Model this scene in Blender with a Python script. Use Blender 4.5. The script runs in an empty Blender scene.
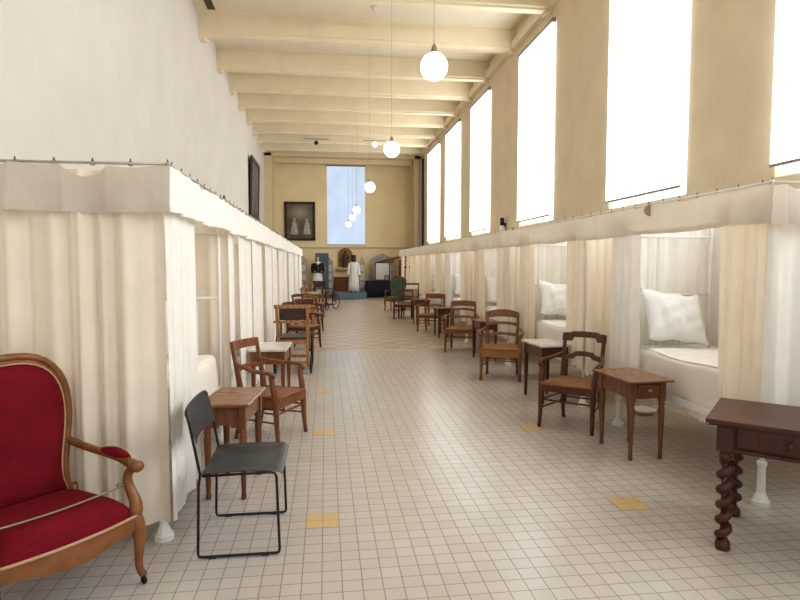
import bpy, bmesh, math, random
from math import sin, cos, pi, radians
from mathutils import Vector, Matrix
random.seed(7)
S = bpy.context.scene
COL = S.collection

# ---------------------------------------------------------------- materials
def _mat(name):
    m = bpy.data.materials.new(name); m.use_nodes = True
    nt = m.node_tree; nt.nodes.clear()
    out = nt.nodes.new('ShaderNodeOutputMaterial')
    return m, nt, out
def _c(c): return (c[0], c[1], c[2], 1)
def srgb(r, g, b):
    f = lambda v: (v/255/12.92) if v/255 <= .04045 else ((v/255+.055)/1.055)**2.4
    return (f(r), f(g), f(b))
def noise(nt, scale, detail=3, vec=None, stretch=None, rough=.55):
    tc = nt.nodes.new('ShaderNodeTexCoord')
    src = tc.outputs['Object']
    if stretch:
        mp = nt.nodes.new('ShaderNodeMapping'); mp.inputs['Scale'].default_value = stretch
        nt.links.new(src, mp.inputs['Vector']); src = mp.outputs['Vector']
    n = nt.nodes.new('ShaderNodeTexNoise'); n.inputs['Scale'].default_value = scale
    n.inputs['Detail'].default_value = detail; n.inputs['Roughness'].default_value = rough
    nt.links.new(src, n.inputs['Vector'])
    return n
def ramp(nt, fac, c0, c1, p0=.3, p1=.7):
    r = nt.nodes.new('ShaderNodeValToRGB')
    r.color_ramp.elements[0].position = p0; r.color_ramp.elements[0].color = _c(c0)
    r.color_ramp.elements[1].position = p1; r.color_ramp.elements[1].color = _c(c1)
    nt.links.new(fac, r.inputs['Fac']); return r
def mix2(c, k): return tuple(min(1, v*k) for v in c)
def plain(name, c, rough=.5, metal=0, var=.08, scale=8, spec=.5, bump=0, bscale=60, stretch=None):
    m, nt, out = _mat(name)
    b = nt.nodes.new('ShaderNodeBsdfPrincipled')
    b.inputs['Roughness'].default_value = rough; b.inputs['Metallic'].default_value = metal
    b.inputs['Specular IOR Level'].default_value = spec
    n = noise(nt, scale, 4, stretch=stretch)
    r = ramp(nt, n.outputs['Fac'], mix2(c, 1-var), mix2(c, 1+var))
    nt.links.new(r.outputs['Color'], b.inputs['Base Color'])
    if bump:
        n2 = noise(nt, bscale, 2)
        bp = nt.nodes.new('ShaderNodeBump'); bp.inputs['Strength'].default_value = bump; bp.inputs['Distance'].default_value = .01
        nt.links.new(n2.outputs['Fac'], bp.inputs['Height']); nt.links.new(bp.outputs['Normal'], b.inputs['Normal'])
    nt.links.new(b.outputs[0], out.inputs[0])
    return m
def wood(name, c, rough=.35, var=.35, stretch=(14, 14, 2)):
    return plain(name, c, rough, 0, var, 2.2, .4, 0, stretch=stretch)
def cloth(name, c, trans=.45, var=.05, bump=.15, warm=(1.02, .90, .70)):
    m, nt, out = _mat(name)
    n = noise(nt, 5, 3)
    r = ramp(nt, n.outputs['Fac'], mix2(c, 1-var), mix2(c, 1+var*.5))
    d = nt.nodes.new('ShaderNodeBsdfDiffuse'); t = nt.nodes.new('ShaderNodeBsdfTranslucent')
    nt.links.new(r.outputs['Color'], d.inputs['Color']); t.inputs['Color'].default_value = (c[0]*warm[0], c[1]*warm[1], c[2]*warm[2], 1)
    if bump:
        n2 = noise(nt, 14, 4, stretch=(1, 1, .6))
        bp = nt.nodes.new('ShaderNodeBump'); bp.inputs['Strength'].default_value = bump; bp.inputs['Distance'].default_value = .03
        nt.links.new(n2.outputs['Fac'], bp.inputs['Height']); nt.links.new(bp.outputs['Normal'], d.inputs['Normal'])
    mx = nt.nodes.new('ShaderNodeMixShader'); mx.inputs[0].default_value = trans
    nt.links.new(d.outputs[0], mx.inputs[1]); nt.links.new(t.outputs[0], mx.inputs[2])
    nt.links.new(mx.outputs[0], out.inputs[0])
    return m
def emit(name, c, s, var=0):
    m, nt, out = _mat(name)
    e = nt.nodes.new('ShaderNodeEmission'); e.inputs['Strength'].default_value = s
    if var:
        n = noise(nt, 1.2, 2, stretch=(1, 3, .6))
        r = ramp(nt, n.outputs['Fac'], mix2(c, 1-var), c); nt.links.new(r.outputs['Color'], e.inputs['Color'])
    else: e.inputs['Color'].default_value = _c(c)
    nt.links.new(e.outputs[0], out.inputs[0]); return m
def tiles(name, c1, c2, grout, size, off=(0, 0), mortar=.0035, rough=.26, speck=.06):
    m, nt, out = _mat(name)
    tc = nt.nodes.new('ShaderNodeTexCoord'); mp = nt.nodes.new('ShaderNodeMapping')
    mp.inputs['Location'].default_value = (off[0], off[1], 0)
    nt.links.new(tc.outputs['Object'], mp.inputs['Vector'])
    br = nt.nodes.new('ShaderNodeTexBrick'); br.offset = 0; br.squash = 1
    br.inputs['Scale'].default_value = 1; br.inputs['Brick Width'].default_value = size; br.inputs['Row Height'].default_value = size
    br.inputs['Mortar Size'].default_value = mortar; br.inputs['Mortar Smooth'].default_value = .2
    br.inputs['Color1'].default_value = _c(c1); br.inputs['Color2'].default_value = _c(c2); br.inputs['Mortar'].default_value = _c(grout)
    nt.links.new(mp.outputs[0], br.inputs['Vector'])
    n = noise(nt, 130, 2); r = ramp(nt, n.outputs['Fac'], (1-speck,)*3, (1, 1, 1), .3, .65)
    n3 = noise(nt, .9, 3); r3 = ramp(nt, n3.outputs['Fac'], (.93, .92, .90), (1, 1, 1), .3, .7)
    mu = nt.nodes.new('ShaderNodeMixRGB'); mu.blend_type = 'MULTIPLY'; mu.inputs[0].default_value = 1
    nt.links.new(br.outputs['Color'], mu.inputs[1]); nt.links.new(r.outputs[0], mu.inputs[2])
    mv = nt.nodes.new('ShaderNodeMixRGB'); mv.blend_type = 'MULTIPLY'; mv.inputs[0].default_value = 1
    nt.links.new(mu.outputs[0], mv.inputs[1]); nt.links.new(r3.outputs[0], mv.inputs[2])
    b = nt.nodes.new('ShaderNodeBsdfPrincipled'); b.inputs['Roughness'].default_value = rough
    b.inputs['Specular IOR Level'].default_value = .5
    nt.links.new(mv.outputs[0], b.inputs['Base Color'])
    bp = nt.nodes.new('ShaderNodeBump'); bp.inputs['Strength'].default_value = .25; bp.inputs['Distance'].default_value = .003; bp.invert = True
    nt.links.new(br.outputs['Fac'], bp.inputs['Height']); nt.links.new(bp.outputs[0], b.inputs['Normal'])
    nt.links.new(b.outputs[0], out.inputs[0]); return m
def checker(name, c1, c2, size, off, rough=.3):
    m, nt, out = _mat(name)
    tc = nt.nodes.new('ShaderNodeTexCoord'); mp = nt.nodes.new('ShaderNodeMapping')
    mp.inputs['Location'].default_value = (off[0], off[1], .005)
    nt.links.new(tc.outputs['Object'], mp.inputs['Vector'])
    ch = nt.nodes.new('ShaderNodeTexChecker'); ch.inputs['Scale'].default_value = 1/size
    ch.inputs['Color1'].default_value = _c(c1); ch.inputs['Color2'].default_value = _c(c2)
    nt.links.new(mp.outputs[0], ch.inputs['Vector'])
    n3 = noise(nt, 1.1, 4); r3 = ramp(nt, n3.outputs['Fac'], (.88, .86, .84), (1, 1, 1), .3, .7)
    mv = nt.nodes.new('ShaderNodeMixRGB'); mv.blend_type = 'MULTIPLY'; mv.inputs[0].default_value = 1
    nt.links.new(ch.outputs[0], mv.inputs[1]); nt.links.new(r3.outputs[0], mv.inputs[2])
    b = nt.nodes.new('ShaderNodeBsdfPrincipled'); b.inputs['Roughness'].default_value = rough
    b.inputs['Specular IOR Level'].default_value = .35
    nt.links.new(mv.outputs[0], b.inputs['Base Color']); nt.links.new(b.outputs[0], out.inputs[0]); return m
def dotted(name, c, dot, sx=45, rough=.85, lo=.20):
    """velvet with a small woven dot pattern"""
    m, nt, out = _mat(name)
    tc = nt.nodes.new('ShaderNodeTexCoord')
    sp = nt.nodes.new('ShaderNodeSeparateXYZ'); nt.links.new(tc.outputs['Object'], sp.inputs[0])
    def M(op, a, b=None):
        n = nt.nodes.new('ShaderNodeMath'); n.operation = op
        for i, v in enumerate((a, b)):
            if v is None: continue
            if isinstance(v, (int, float)): n.inputs[i].default_value = v
            else: nt.links.new(v, n.inputs[i])
        return n.outputs[0]
    a = M('SINE', M('MULTIPLY', sp.outputs[0], sx*2*pi))
    yz = M('ADD', sp.outputs[2], M('MULTIPLY', sp.outputs[1], .8))
    bb = M('SINE', M('MULTIPLY', yz, sx*1.15*2*pi))
    p = M('MULTIPLY', a, bb)
    r = ramp(nt, p, c, dot, lo, .75)
    n = noise(nt, 9, 3); r2 = ramp(nt, n.outputs['Fac'], (.75,)*3, (1, 1, 1))
    mu = nt.nodes.new('ShaderNodeMixRGB'); mu.blend_type = 'MULTIPLY'; mu.inputs[0].default_value = 1
    nt.links.new(r.outputs[0], mu.inputs[1]); nt.links.new(r2.outputs[0], mu.inputs[2])
    b = nt.nodes.new('ShaderNodeBsdfPrincipled'); b.inputs['Roughness'].default_value = rough; b.inputs['Specular IOR Level'].default_value = .15
    
    nt.links.new(mu.outputs[0], b.inputs['Base Color']); nt.links.new(b.outputs[0], out.inputs[0]); return m
def woven(name, c, scale=60):
    m, nt, out = _mat(name)
    tc = nt.nodes.new('ShaderNodeTexCoord'); w = nt.nodes.new('ShaderNodeTexWave')
    w.inputs['Scale'].default_value = scale; w.inputs['Distortion'].default_value = 1.2; w.bands_direction = 'DIAGONAL'
    nt.links.new(tc.outputs['Object'], w.inputs['Vector'])
    r = ramp(nt, w.outputs['Fac'], mix2(c, .62), mix2(c, 1.2), .2, .8)
    b = nt.nodes.new('ShaderNodeBsdfPrincipled'); b.inputs['Roughness'].default_value = .7
    nt.links.new(r.outputs[0], b.inputs['Base Color']); nt.links.new(b.outputs[0], out.inputs[0]); return m
def glass(name):
    m, nt, out = _mat(name)
    t = nt.nodes.new('ShaderNodeBsdfTransparent'); g = nt.nodes.new('ShaderNodeBsdfGlossy'); g.inputs['Roughness'].default_value = .1
    mx = nt.nodes.new('ShaderNodeMixShader'); mx.inputs[0].default_value = .06
    nt.links.new(t.outputs[0], mx.inputs[1]); nt.links.new(g.outputs[0], mx.inputs[2]); nt.links.new(mx.outputs[0], out.inputs[0]); return m
def perforated(name, c):
    """sheet steel with rows of small round holes"""
    m, nt, out = _mat(name)
    tc = nt.nodes.new('ShaderNodeTexCoord'); mp = nt.nodes.new('ShaderNodeMapping'); mp.inputs['Scale'].default_value = (110, 110, 110)
    nt.links.new(tc.outputs['Object'], mp.inputs[0])
    v = nt.nodes.new('ShaderNodeTexVoronoi'); v.inputs['Randomness'].default_value = 0; v.inputs['Scale'].default_value = 1
    nt.links.new(mp.outputs[0], v.inputs['Vector'])
    r = ramp(nt, v.outputs['Distance'], (.13, .13, .125), c, .24, .34)
    b = nt.nodes.new('ShaderNodeBsdfPrincipled'); b.inputs['Roughness'].default_value = .42; b.inputs['Metallic'].default_value = .2
    nt.links.new(r.outputs[0], b.inputs['Base Color']); nt.links.new(b.outputs[0], out.inputs[0]); return m

M = {}
M['floor'] = tiles('floor_tiles', (.58, .54, .505), (.545, .505, .47), (.31, .285, .26), .1, (.03, -.02), .0028)
M['yellow'] = tiles('yellow_tiles', (.70, .51, .26), (.66, .48, .245), (.44, .35, .23), .1, (.03, -.02), .0028)
M['floor2'] = checker('checked_tiles', (.60, .52, .435), (.50, .405, .31), .30, (.1, .08))
M['wall_left'] = plain('wall_left_plaster', (.65, .62, .58), .9, 0, .03, 1.3, .1)
M['wall_tan'] = plain('wall_tan_plaster', (.76, .665, .505), .9, 0, .05, 1.6, .1)
M['wall_end'] = plain('wall_end_plaster', (.90, .77, .50), .9, 0, .05, 1.2, .1)
M['ceil'] = plain('ceiling_paint', (.76, .69, .555), .9, 0, .03, 2, .1)
M['beam'] = plain('beam_paint', (.78, .69, .52), .85, 0, .04, 2, .1)
M['trim'] = plain('trim_paint', (.70, .59, .39), .8, 0, .05, 3, .1)
M['curt'] = cloth('bed_curtain_cloth', (.90, .85, .765), .26)
M['curtw'] = cloth('white_bed_curtain_cloth', (.92, .905, .88), .20, warm=(1, .95, .86))
M['val'] = cloth('valance_cloth', (.80, .76, .70), .20)
M['val_shade'] = cloth('shaded_valance_cloth', (.70, .645, .575), .2)  # shade on the near-end valances put into a darker cloth colour
M['sheet'] = cloth('white_linen', (.88, .86, .83), .10, .03, .3)
M['cover'] = cloth('cream_coverlet', (.90, .87, .82), .15, .04, .3)
M['pillow'] = cloth('pillow_linen', (.86, .86, .86), .1, .03, .5)
M['white_iron'] = plain('white_painted_iron', (.80, .78, .74), .4, 0, .04)
M['grey_iron'] = plain('grey_rail_metal', (.45, .40, .35), .4, .5, .1)
M['dark_iron'] = plain('dark_hook_metal', (.16, .13, .11), .5, .5, .1)
M['blind'] = emit('backlit_blind', (.95, .98, 1), 4.6, .04)
M['blindend'] = emit('blue_backlit_blind', (.66, .78, .93), .85, .14)
M['bar'] = plain('blind_bar_grey', (.33, .33, .34), .5)
M['glass'] = glass('window_glass')
M['winframe'] = plain('window_frame_paint', (.7, .68, .62), .5)
M['globe'] = emit('lit_opal_globe', (1, .95, .86), 4.0)
M['spotlit'] = emit('lit_spot', (1, .86, .74), 5)
M['cord'] = plain('cord_cloth', (.55, .48, .38), .7)
M['brass'] = plain('aged_metal', (.35, .30, .22), .4, .7)
M['black'] = plain('black_steel', (.018, .018, .02), .4, .3, .1)
M['perf'] = perforated('perforated_black_sheet', (.045, .047, .052))
M['rubber'] = plain('black_rubber', (.02, .02, .022), .7)
M['w_mid'] = wood('warm_brown_wood', (.205, .080, .030))
M['w_table'] = wood('reddish_table_wood', (.175, .066, .028), .32)
M['w_top'] = wood('table_top_wood', (.235, .10, .048), .25, .25, (3, 14, 3))
M['w_dark'] = wood('dark_walnut_wood', (.075, .026, .014), .3)
M['w_dtop'] = wood('dark_walnut_top', (.085, .031, .017), .36, .3, (2, 16, 4))
M['w_red'] = wood('dark_red_wood', (.105, .036, .017), .3)
M['w_orange'] = wood('orange_brown_wood', (.21, .09, .036), .35)
M['w_honey'] = wood('honey_wood', (.40, .205, .08), .4)
M['w_gilt'] = wood('polished_walnut', (.235, .098, .036), .25, .18, (5, 5, 5))
M['rush'] = woven('rush_seat_weave', (.36, .175, .06), 45)
M['rush_b'] = woven('brown_rush_weave', (.30, .14, .06), 45)
M['cane'] = woven('pale_cane_weave', (.52, .43, .34), 60)
M['leather'] = plain('dark_brown_leather', (.075, .038, .034), .45, 0, .2, 10)
M['red'] = dotted('red_dotted_velvet', (.155, .002, .012), (.36, .03, .045), 62)
M['gimp'] = woven('gold_braid', (.55, .35, .22), 160)
M['green'] = plain('green_velvet', (.075, .125, .085), .85, 0, .2, 12)
M['marble'] = plain('pale_marble', (.66, .62, .56), .25, 0, .12, 7)
M['rope'] = plain('grey_green_rope', (.30, .29, .22), .8)
M['bluegrey'] = plain('blue_grey_carpet', (.13, .19, .23), .9, 0, .1)
M['navy'] = plain('navy_cloth', (.008, .014, .032), .85, 0, .2)
M['panel'] = plain('grey_panel_print', (.40, .39, .37), .8, 0, .22, 9)
M['slate'] = plain('slate_grey_panel', (.12, .145, .17), .7)
M['habit'] = cloth('white_habit_cloth', (.80, .80, .80), .08)
M['blackcloth'] = plain('black_cape_cloth', (.012, .012, .014), .9)
M['skin'] = plain('waxy_skin', (.62, .44, .34), .5)
M['darkskin'] = plain('dark_dummy_head', (.02, .016, .014), .6)
M['statue'] = plain('dark_statue', (.09, .06, .038), .5, 0, .3, 12)
M['niche'] = plain('niche_ochre', (.34, .22, .09), .8, 0, .2)
M['cabinet'] = wood('red_brown_cabinet_wood', (.22, .065, .03), .4)
M['paper'] = plain('white_paper', (.75, .73, .70), .8)
M['tag'] = plain('tan_wood_tag', (.42, .28, .16), .7)
M['basin'] = plain('white_enamel', (.80, .78, .74), .3)
M['ventdark'] = plain('dark_vent_hole', (.10, .075, .03), .8)
M['frame'] = wood('dark_frame_wood', (.06, .03, .018), .4)
def painting(name, bg, fig, glow):
    m, nt, out = _mat(name)
    n = noise(nt, 3.2, 6); r = ramp(nt, n.outputs['Fac'], mix2(bg, .45), mix2(bg, 1.5), .3, .7)
    tc = nt.nodes.new('ShaderNodeTexCoord')
    g = nt.nodes.new('ShaderNodeTexGradient'); g.gradient_type = 'SPHERICAL'
    mp = nt.nodes.new('ShaderNodeMapping'); mp.inputs['Location'].default_value = (0, 0, -.85); mp.inputs['Scale'].default_value = (1.5, 1, 2.1)
    nt.links.new(tc.outputs['Object'], mp.inputs[0]); nt.links.new(mp.outputs[0], g.inputs[0])
    mx = nt.nodes.new('ShaderNodeMixRGB'); nt.links.new(g.outputs['Fac'], mx.inputs[0])
    nt.links.new(r.outputs[0], mx.inputs[1]); mx.inputs[2].default_value = _c(glow)
    b = nt.nodes.new('ShaderNodeBsdfPrincipled'); b.inputs['Roughness'].default_value = .5
    nt.links.new(mx.outputs[0], b.inputs['Base Color']); nt.links.new(b.outputs[0], out.inputs[0]); return m
M['paint1'] = painting('dark_oil_canvas', (.14, .12, .085), None, (.42, .37, .27))
M['paint2'] = plain('brown_oil_canvas', (.13, .095, .075), .5, 0, .6, 4)
M['figwhite'] = plain('painted_cream_robe', (.50, .46, .37), .7, 0, .25, 8)

# ---------------------------------------------------------------- mesh builder
class MB:
    def __init__(s): s.bm = bmesh.new()
    def loft(s, secs, close=True, caps=True, smooth=True, loop=False):
        rows = [[s.bm.verts.new(p) for p in sec] for sec in secs]
        n = len(rows[0]); R = len(rows)
        for i in range(R if loop else R-1):
            a = rows[i]; b = rows[(i+1) % R]
            for j in range(n if close else n-1):
                k = (j+1) % n
                try: f = s.bm.faces.new((a[j], a[k], b[k], b[j])); f.smooth = smooth
                except ValueError: pass
        if caps and close and not loop:
            for row in (rows[0], rows[-1]):
                try: s.bm.faces.new(row if row is rows[-1] else row[::-1])
                except ValueError: pass
        return s
    def box(s, c, d, rz=0, bev=0):
        x, y, z = (v/2 for v in d); c = Vector(c)
        R = Matrix.Rotation(rz, 3, 'Z')
        def ring(w, h, zz): return [c+R @ Vector(p) for p in ((-w, -h, zz), (w, -h, zz), (w, h, zz), (-w, h, zz))]
        if bev:
            b = min(bev, x, y, z)
            def oct_(w, h, zz): return [c+R @ Vector(p) for p in ((-w+b, -h, zz), (w-b, -h, zz), (w, -h+b, zz), (w, h-b, zz), (w-b, h, zz), (-w+b, h, zz), (-w, h-b, zz), (-w, -h+b, zz))]
            i = b*.6
            def ins(zz):
                return [c+R @ Vector(p) for p in ((-x+b, -y+i, zz), (x-b, -y+i, zz), (x-i, -y+b, zz), (x-i, y-b, zz), (x-b, y-i, zz), (-x+b, y-i, zz), (-x+i, y-b, zz), (-x+i, -y+b, zz))]
            s.loft([ins(-z), oct_(x, y, -z+i), oct_(x, y, z-i), ins(z)], smooth=False)
        else: s.loft([ring(x, y, -z), ring(x, y, z)], smooth=False)
        return s
    def tube(s, pts, r, n=8, smooth=True, flat=None):
        """swept round (or n-sided) bar; r may be a list; flat = (scale u, scale v)"""
        P = [Vector(p) for p in pts]
        rs = r if isinstance(r, (list, tuple)) else [r]*len(P)
        secs = []; up = None
        fu, fv = flat or (1, 1)
        for i, p in enumerate(P):
            t = (P[min(i+1, len(P)-1)]-P[max(i-1, 0)]).normalized()
            if up is None:
                ref = Vector((0, 1, 0)) if abs(t.y) < .8 else Vector((1, 0, 0))
                u = ref-t*ref.dot(t)
            else: u = up-t*up.dot(t)
            u.normalize(); up = u; v = t.cross(u)
            off = pi/n if n == 4 else 0
            k = rs[i]*(1.414 if n == 4 else 1)
            secs.append([p+u*cos(off+2*pi*j/n)*k*fu+v*sin(off+2*pi*j/n)*k*fv for j in range(n)])
        s.loft(secs, smooth=smooth and n > 4); return s
    def lathe(s, prof, c=(0, 0, 0), n=14, sx=1, sy=1, smooth=True):
        c = Vector(c)
        s.loft([[c+Vector((r*sx*cos(2*pi*j/n), r*sy*sin(2*pi*j/n), z)) for j in range(n)] for r, z in prof], smooth=smooth); return s
    def ball(s, c, r, n=16, m=10):
        rr = r if isinstance(r, tuple) else (r, r, r); c = Vector(c)
        s.loft([[c+Vector((rr[0]*sin(pi*max(.001, min(.999, i/m)))*cos(2*pi*j/n), rr[1]*sin(pi*max(.001, min(.999, i/m)))*sin(2*pi*j/n), -rr[2]*cos(pi*i/m))) for j in range(n)] for i in range(m+1)]); return s
    def grid(s, fn, nu, nv, smooth=True):
        rows = [[s.bm.verts.new(fn(i/nu, j/nv)) for i in range(nu+1)] for j in range(nv+1)]
        for j in range(nv):
            for i in range(nu):
                f = s.bm.faces.new((rows[j][i], rows[j][i+1], rows[j+1][i+1], rows[j+1][i])); f.smooth = smooth
        return s
    def prism(s, poly, z0, z1, bev=0):
        s.loft([[(x, y, z0) for x, y in poly], [(x, y, z1) for x, y in poly]], smooth=False); return s
    def ring(s, c, R, r, axis='X', n=28, m=8):
        c = Vector(c); secs = []
        for i in range(n):
            a = 2*pi*i/n; sec = []
            for j in range(m):
                b = 2*pi*j/m; q = R+r*cos(b); h = r*sin(b)
                p = {'X': (h, q*cos(a), q*sin(a)), 'Y': (q*cos(a), h, q*sin(a)), 'Z': (q*cos(a), q*sin(a), h)}[axis]
                sec.append(c+Vector(p))
            secs.append(sec)
        s.loft(secs, loop=True); return s
    def to(s, name, mat, parent=None, loc=None):
        bmesh.ops.recalc_face_normals(s.bm, faces=s.bm.faces)
        me = bpy.data.meshes.new(name); s.bm.to_mesh(me); s.bm.free()
        me.materials.append(M[mat])
        o = bpy.data.objects.new(name, me); COL.objects.link(o)
        if parent: o.parent = parent
        if loc: o.location = loc
        return o
def tag(o, label, cat, group=None, kind=None):
    if label: o['label'] = label
    if cat: o['category'] = cat
    if group: o['group'] = group
    if kind: o['kind'] = kind
    return o
def thing(name, label, cat, loc=(0, 0, 0), rz=0, group=None):
    o = bpy.data.objects.new(name, None); o.empty_display_size = .1; COL.objects.link(o)
    o.location = loc; o.rotation_euler = (0, 0, rz)
    return tag(o, label, cat, group)
def struct(mb, name, mat, parent=None):
    o = mb.to(name, mat, parent)
    if not parent: o['kind'] = 'structure'
    return o
def dup(root, loc, rz, label, group=None, mats=None):
    r = root.copy(); COL.objects.link(r); r.location = loc; r.rotation_euler = (0, 0, rz)
    r['label'] = label
    if group: r['group'] = group
    def rec(src, dst):
        for ch in list(src.children):
            c = ch.copy(); COL.objects.link(c); c.parent = dst; rec(ch, c)
    rec(root, r); return r

# ---------------------------------------------------------------- room shell
LX, RX, YE, YB, ZC = -2.7, 4.45, 29.0, -4.0, 7.03
TJ = 10.6
o = MB().box(((LX+RX)/2, (YB+TJ)/2, -.05), (RX-LX+.6, TJ-YB, .1)).to('floor', 'floor'); o['kind'] = 'structure'
o = MB().box(((LX+RX)/2, (TJ+YE)/2+.2, -.05), (RX-LX+.6, YE-TJ+.4, .1)).to('floor', 'floor2'); o['kind'] = 'structure'
struct(MB().box(((LX+RX)/2, (YB+YE)/2+.2, ZC+.1), (RX-LX+.7, YE-YB+.4, .2)), 'ceiling', 'ceil')
struct(MB().box((LX-.15, (YB+YE)/2+.2, ZC/2), (.3, YE-YB+.4, ZC)), 'wall_left', 'wall_left')
# yellow inlaid floor tiles, two by two
k = 0
for (x, y) in ((-.13, 3.42), (1.87, 3.42), (-.13, 5.32), (1.87, 5.22), (-.13, 7.12)):
    k += 1
    struct(MB().box((x+.1, y+.1, .0006), (.197, .197, .0012)), 'trim_%d' % k, 'yellow')
# right wall with window openings   (near edge, far edge of each blind)
WIN = [(-2.4, -.5), (.6, 2.5), (3.4, 5.33), (6.83, 8.75), (11.07, 13.03), (15.5, 17.45), (19.0, 21.2), (22.5, 24.95)]
WZ0, WZ1 = 2.44, 6.28
mb = MB(); t = .4; xm = RX+t/2
mb.box((xm, (YB+YE)/2, WZ0/2), (t, YE-YB, WZ0)); mb.box((xm, (YB+YE)/2, (WZ1+ZC)/2), (t, YE-YB, ZC-WZ1))
prev = YB
for a, b in WIN+[(YE+.0, YE)]:
    a0 = a-.07 if a < YE else YE
    if a0 > prev: mb.box((xm, (prev+a0)/2, (WZ0+WZ1)/2), (t, a0-prev, WZ1-WZ0))
    prev = b
struct(mb, 'wall_right', 'wall_tan')
wn = 0
nm = ['', '', 'cut by the picture edge above the nearest bed', 'broad one second from the camera', 'third from the camera, roller under the ceiling beam',
      'fourth from the camera', 'narrow one fifth from the camera', 'farthest narrow one beside the grey hanging panel']
for i, (a, b) in enumerate(WIN):
    wn += 1
    w = MB()
    for yy in (a-.05, (a+b)/2, b-.03): w.box((RX+.27, yy, (WZ0+WZ1)/2), (.05, .06, WZ1-WZ0))
    for zz in (WZ0+.012, 3.7, 5.0, WZ1-.03): w.box((RX+.27, (a+b)/2, zz), (.045, b-a+.08, .024 if zz < 3 else .06))
    wo = w.to('window_%d' % wn, 'winframe'); wo['kind'] = 'structure'
    MB().box((RX+.27, (a+b)/2-.02, (WZ0+WZ1)/2), (.008, b-a+.02, WZ1-WZ0-.02)).to('pane', 'glass', wo)
    if b < 3: lab = 'white roller blind out of the picture beside the camera'
    else: lab = 'glowing white roller blind on right wall, ' + nm[i]
    if b < 3: lab = 'white roller blind beside the camera, ' + ('behind it' if a < 0 else 'just ahead of it')
    bl = thing('roller_blind', lab, 'window blind', (RX-.05, (a+b)/2, 0), 0, 'roller blinds of the right wall')
    hw = (b-a)/2; zb = 2.565
    MB().box((0, 0, (zb+6.27)/2), (.004, 2*hw, 6.27-zb)).to('blind_fabric', 'blind', bl)
    MB().tube([(0, -hw-.03, 6.29), (0, hw+.03, 6.29)], .035, 10).to('roller_tube', 'bar', bl)
    MB().box((-.002, 0, zb-.012), (.014, 2*hw+.01, .03)).to('bottom_bar', 'bar', bl)
    for sg in (-1, 1): MB().box((.015, sg*(hw+.035), 6.29), (.07, .015, .09)).to('bracket', 'bar', bl)
# end wall with its window
mb = MB(); y0 = YE+.2
wx0, wx1, wz0, wz1 = .12, 1.93, 2.52, 6.38
mb.box(((LX+wx0)/2-.15, y0, ZC/2), (wx0-LX+.3, .4, ZC)); mb.box(((RX+wx1)/2+.15, y0, ZC/2), (RX-wx1+.3, .4, ZC))
mb.box(((wx0+wx1)/2, y0, wz0/2), (wx1-wx0, .4, wz0)); mb.box(((wx0+wx1)/2, y0, (wz1+ZC)/2), (wx1-wx0, .4, ZC-wz1))
struct(mb, 'wall_end', 'wall_end')
wn += 1
w = MB()
for xx in (wx0+.03, 1.02, wx1-.03): w.box((xx, YE+.3, (wz0+wz1)/2), (.06, .05, wz1-wz0))
for zz in (wz0+.03, 3.8, 5.1, wz1-.03): w.box((1.02, YE+.3, zz), (wx1-wx0, .045, .06))
wo = w.to('window_%d' % wn, 'winframe'); wo['kind'] = 'structure'
MB().box((1.02, YE+.3, (wz0+wz1)/2), (wx1-wx0-.02, .008, wz1-wz0-.02)).to('pane', 'glass', wo)
bl = thing('roller_blind', 'pale blue glowing roller blind on the end wall behind the far globe lamps', 'window blind', (1.025, YE-.03, 0))
MB().box((0, 0, (wz0+wz1)/2), (wx1-wx0+.04, .004, wz1-wz0-.04)).to('blind_fabric', 'blindend', bl)
MB().tube([(-.95, 0, 6.4), (.95, 0, 6.4)], .035, 10).to('roller_tube', 'bar', bl)
MB().box((0, -.002, wz0+.01), (1.86, .014, .035)).to('bottom_bar', 'bar', bl)
# beams, cornices, pilasters
k = 5
BEAMS = [4.6, 6.9, 9.15, 11.35, 13.55, 15.7, 17.55, 19.35, 21.15, 22.95, 24.7, 26.35]
for y in BEAMS:
    k += 1; mb = MB(); bw = .27; zb = 6.55
    x0, x1 = LX-.02, RX+.02; ch = .06
    prof = [(y-bw/2, ZC), (y-bw/2, zb+ch), (y-bw/2+ch*.6, zb+ch*.6), (y-bw/2+ch*.7, zb), (y+bw/2-ch*.7, zb), (y+bw/2-ch*.6, zb+ch*.6), (y+bw/2, zb+ch), (y+bw/2, ZC)]
    mb.loft([[(x0, a, b) for a, b in prof], [(x1, a, b) for a, b in prof]], smooth=False)
    for yy in (y,):   # small plaster brackets at the walls
        mb.box((LX+.06, yy, zb-.03), (.14, bw*.8, .08)); mb.box((RX-.06, yy, zb-.03), (.14, bw*.8, .08))
    struct(mb, 'trim_%d' % k, 'beam')
k += 1; struct(MB().box((.95, 13.55-.15, 6.78), (3.6, .025, .28)), 'trim_%d' % k, 'beam')        # repair board on the first beam
k += 1; mb = MB()
mb.box((RX-.06, (YB+YE)/2, 6.66), (.13, YE-YB, .18)); struct(mb, 'trim_%d' % k, 'beam')
k += 1; mb = MB()      # frame of pilasters and header before the end wall
for i, (w_, d_) in enumerate(((.30, .5), (.16, .28))):
    for x, sg in ((LX, 1), (RX, -1)):
        mb.box((x+sg*(w_/2 - .0 + i*.16), 27.3+i*.45, 3.3), (w_+.0, d_, 6.6))
    mb.box(((LX+RX)/2, 27.3+i*.45, 6.75-.14*i), (RX-LX, d_, .56+.14*i))
struct(mb, 'trim_%d' % k, 'trim')
k += 1; mb = MB()      # moulding across the end wall
mb.box(((LX+RX)/2, YE-.025, 2.37), (RX-LX, .05, .07)); mb.box(((LX+RX)/2, YE-.04, 2.41), (RX-LX, .08, .025))
struct(mb, 'trim_%d' % k, 'trim')
struct(MB().box((LX+.012, (YB+27)/2, .06), (.024, 27-YB, .12)), 'baseboard_left', 'trim')
struct(MB().box((RX-.012, (YB+YE)/2, .06), (.024, YE-YB, .12)), 'baseboard_right', 'trim')
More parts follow.
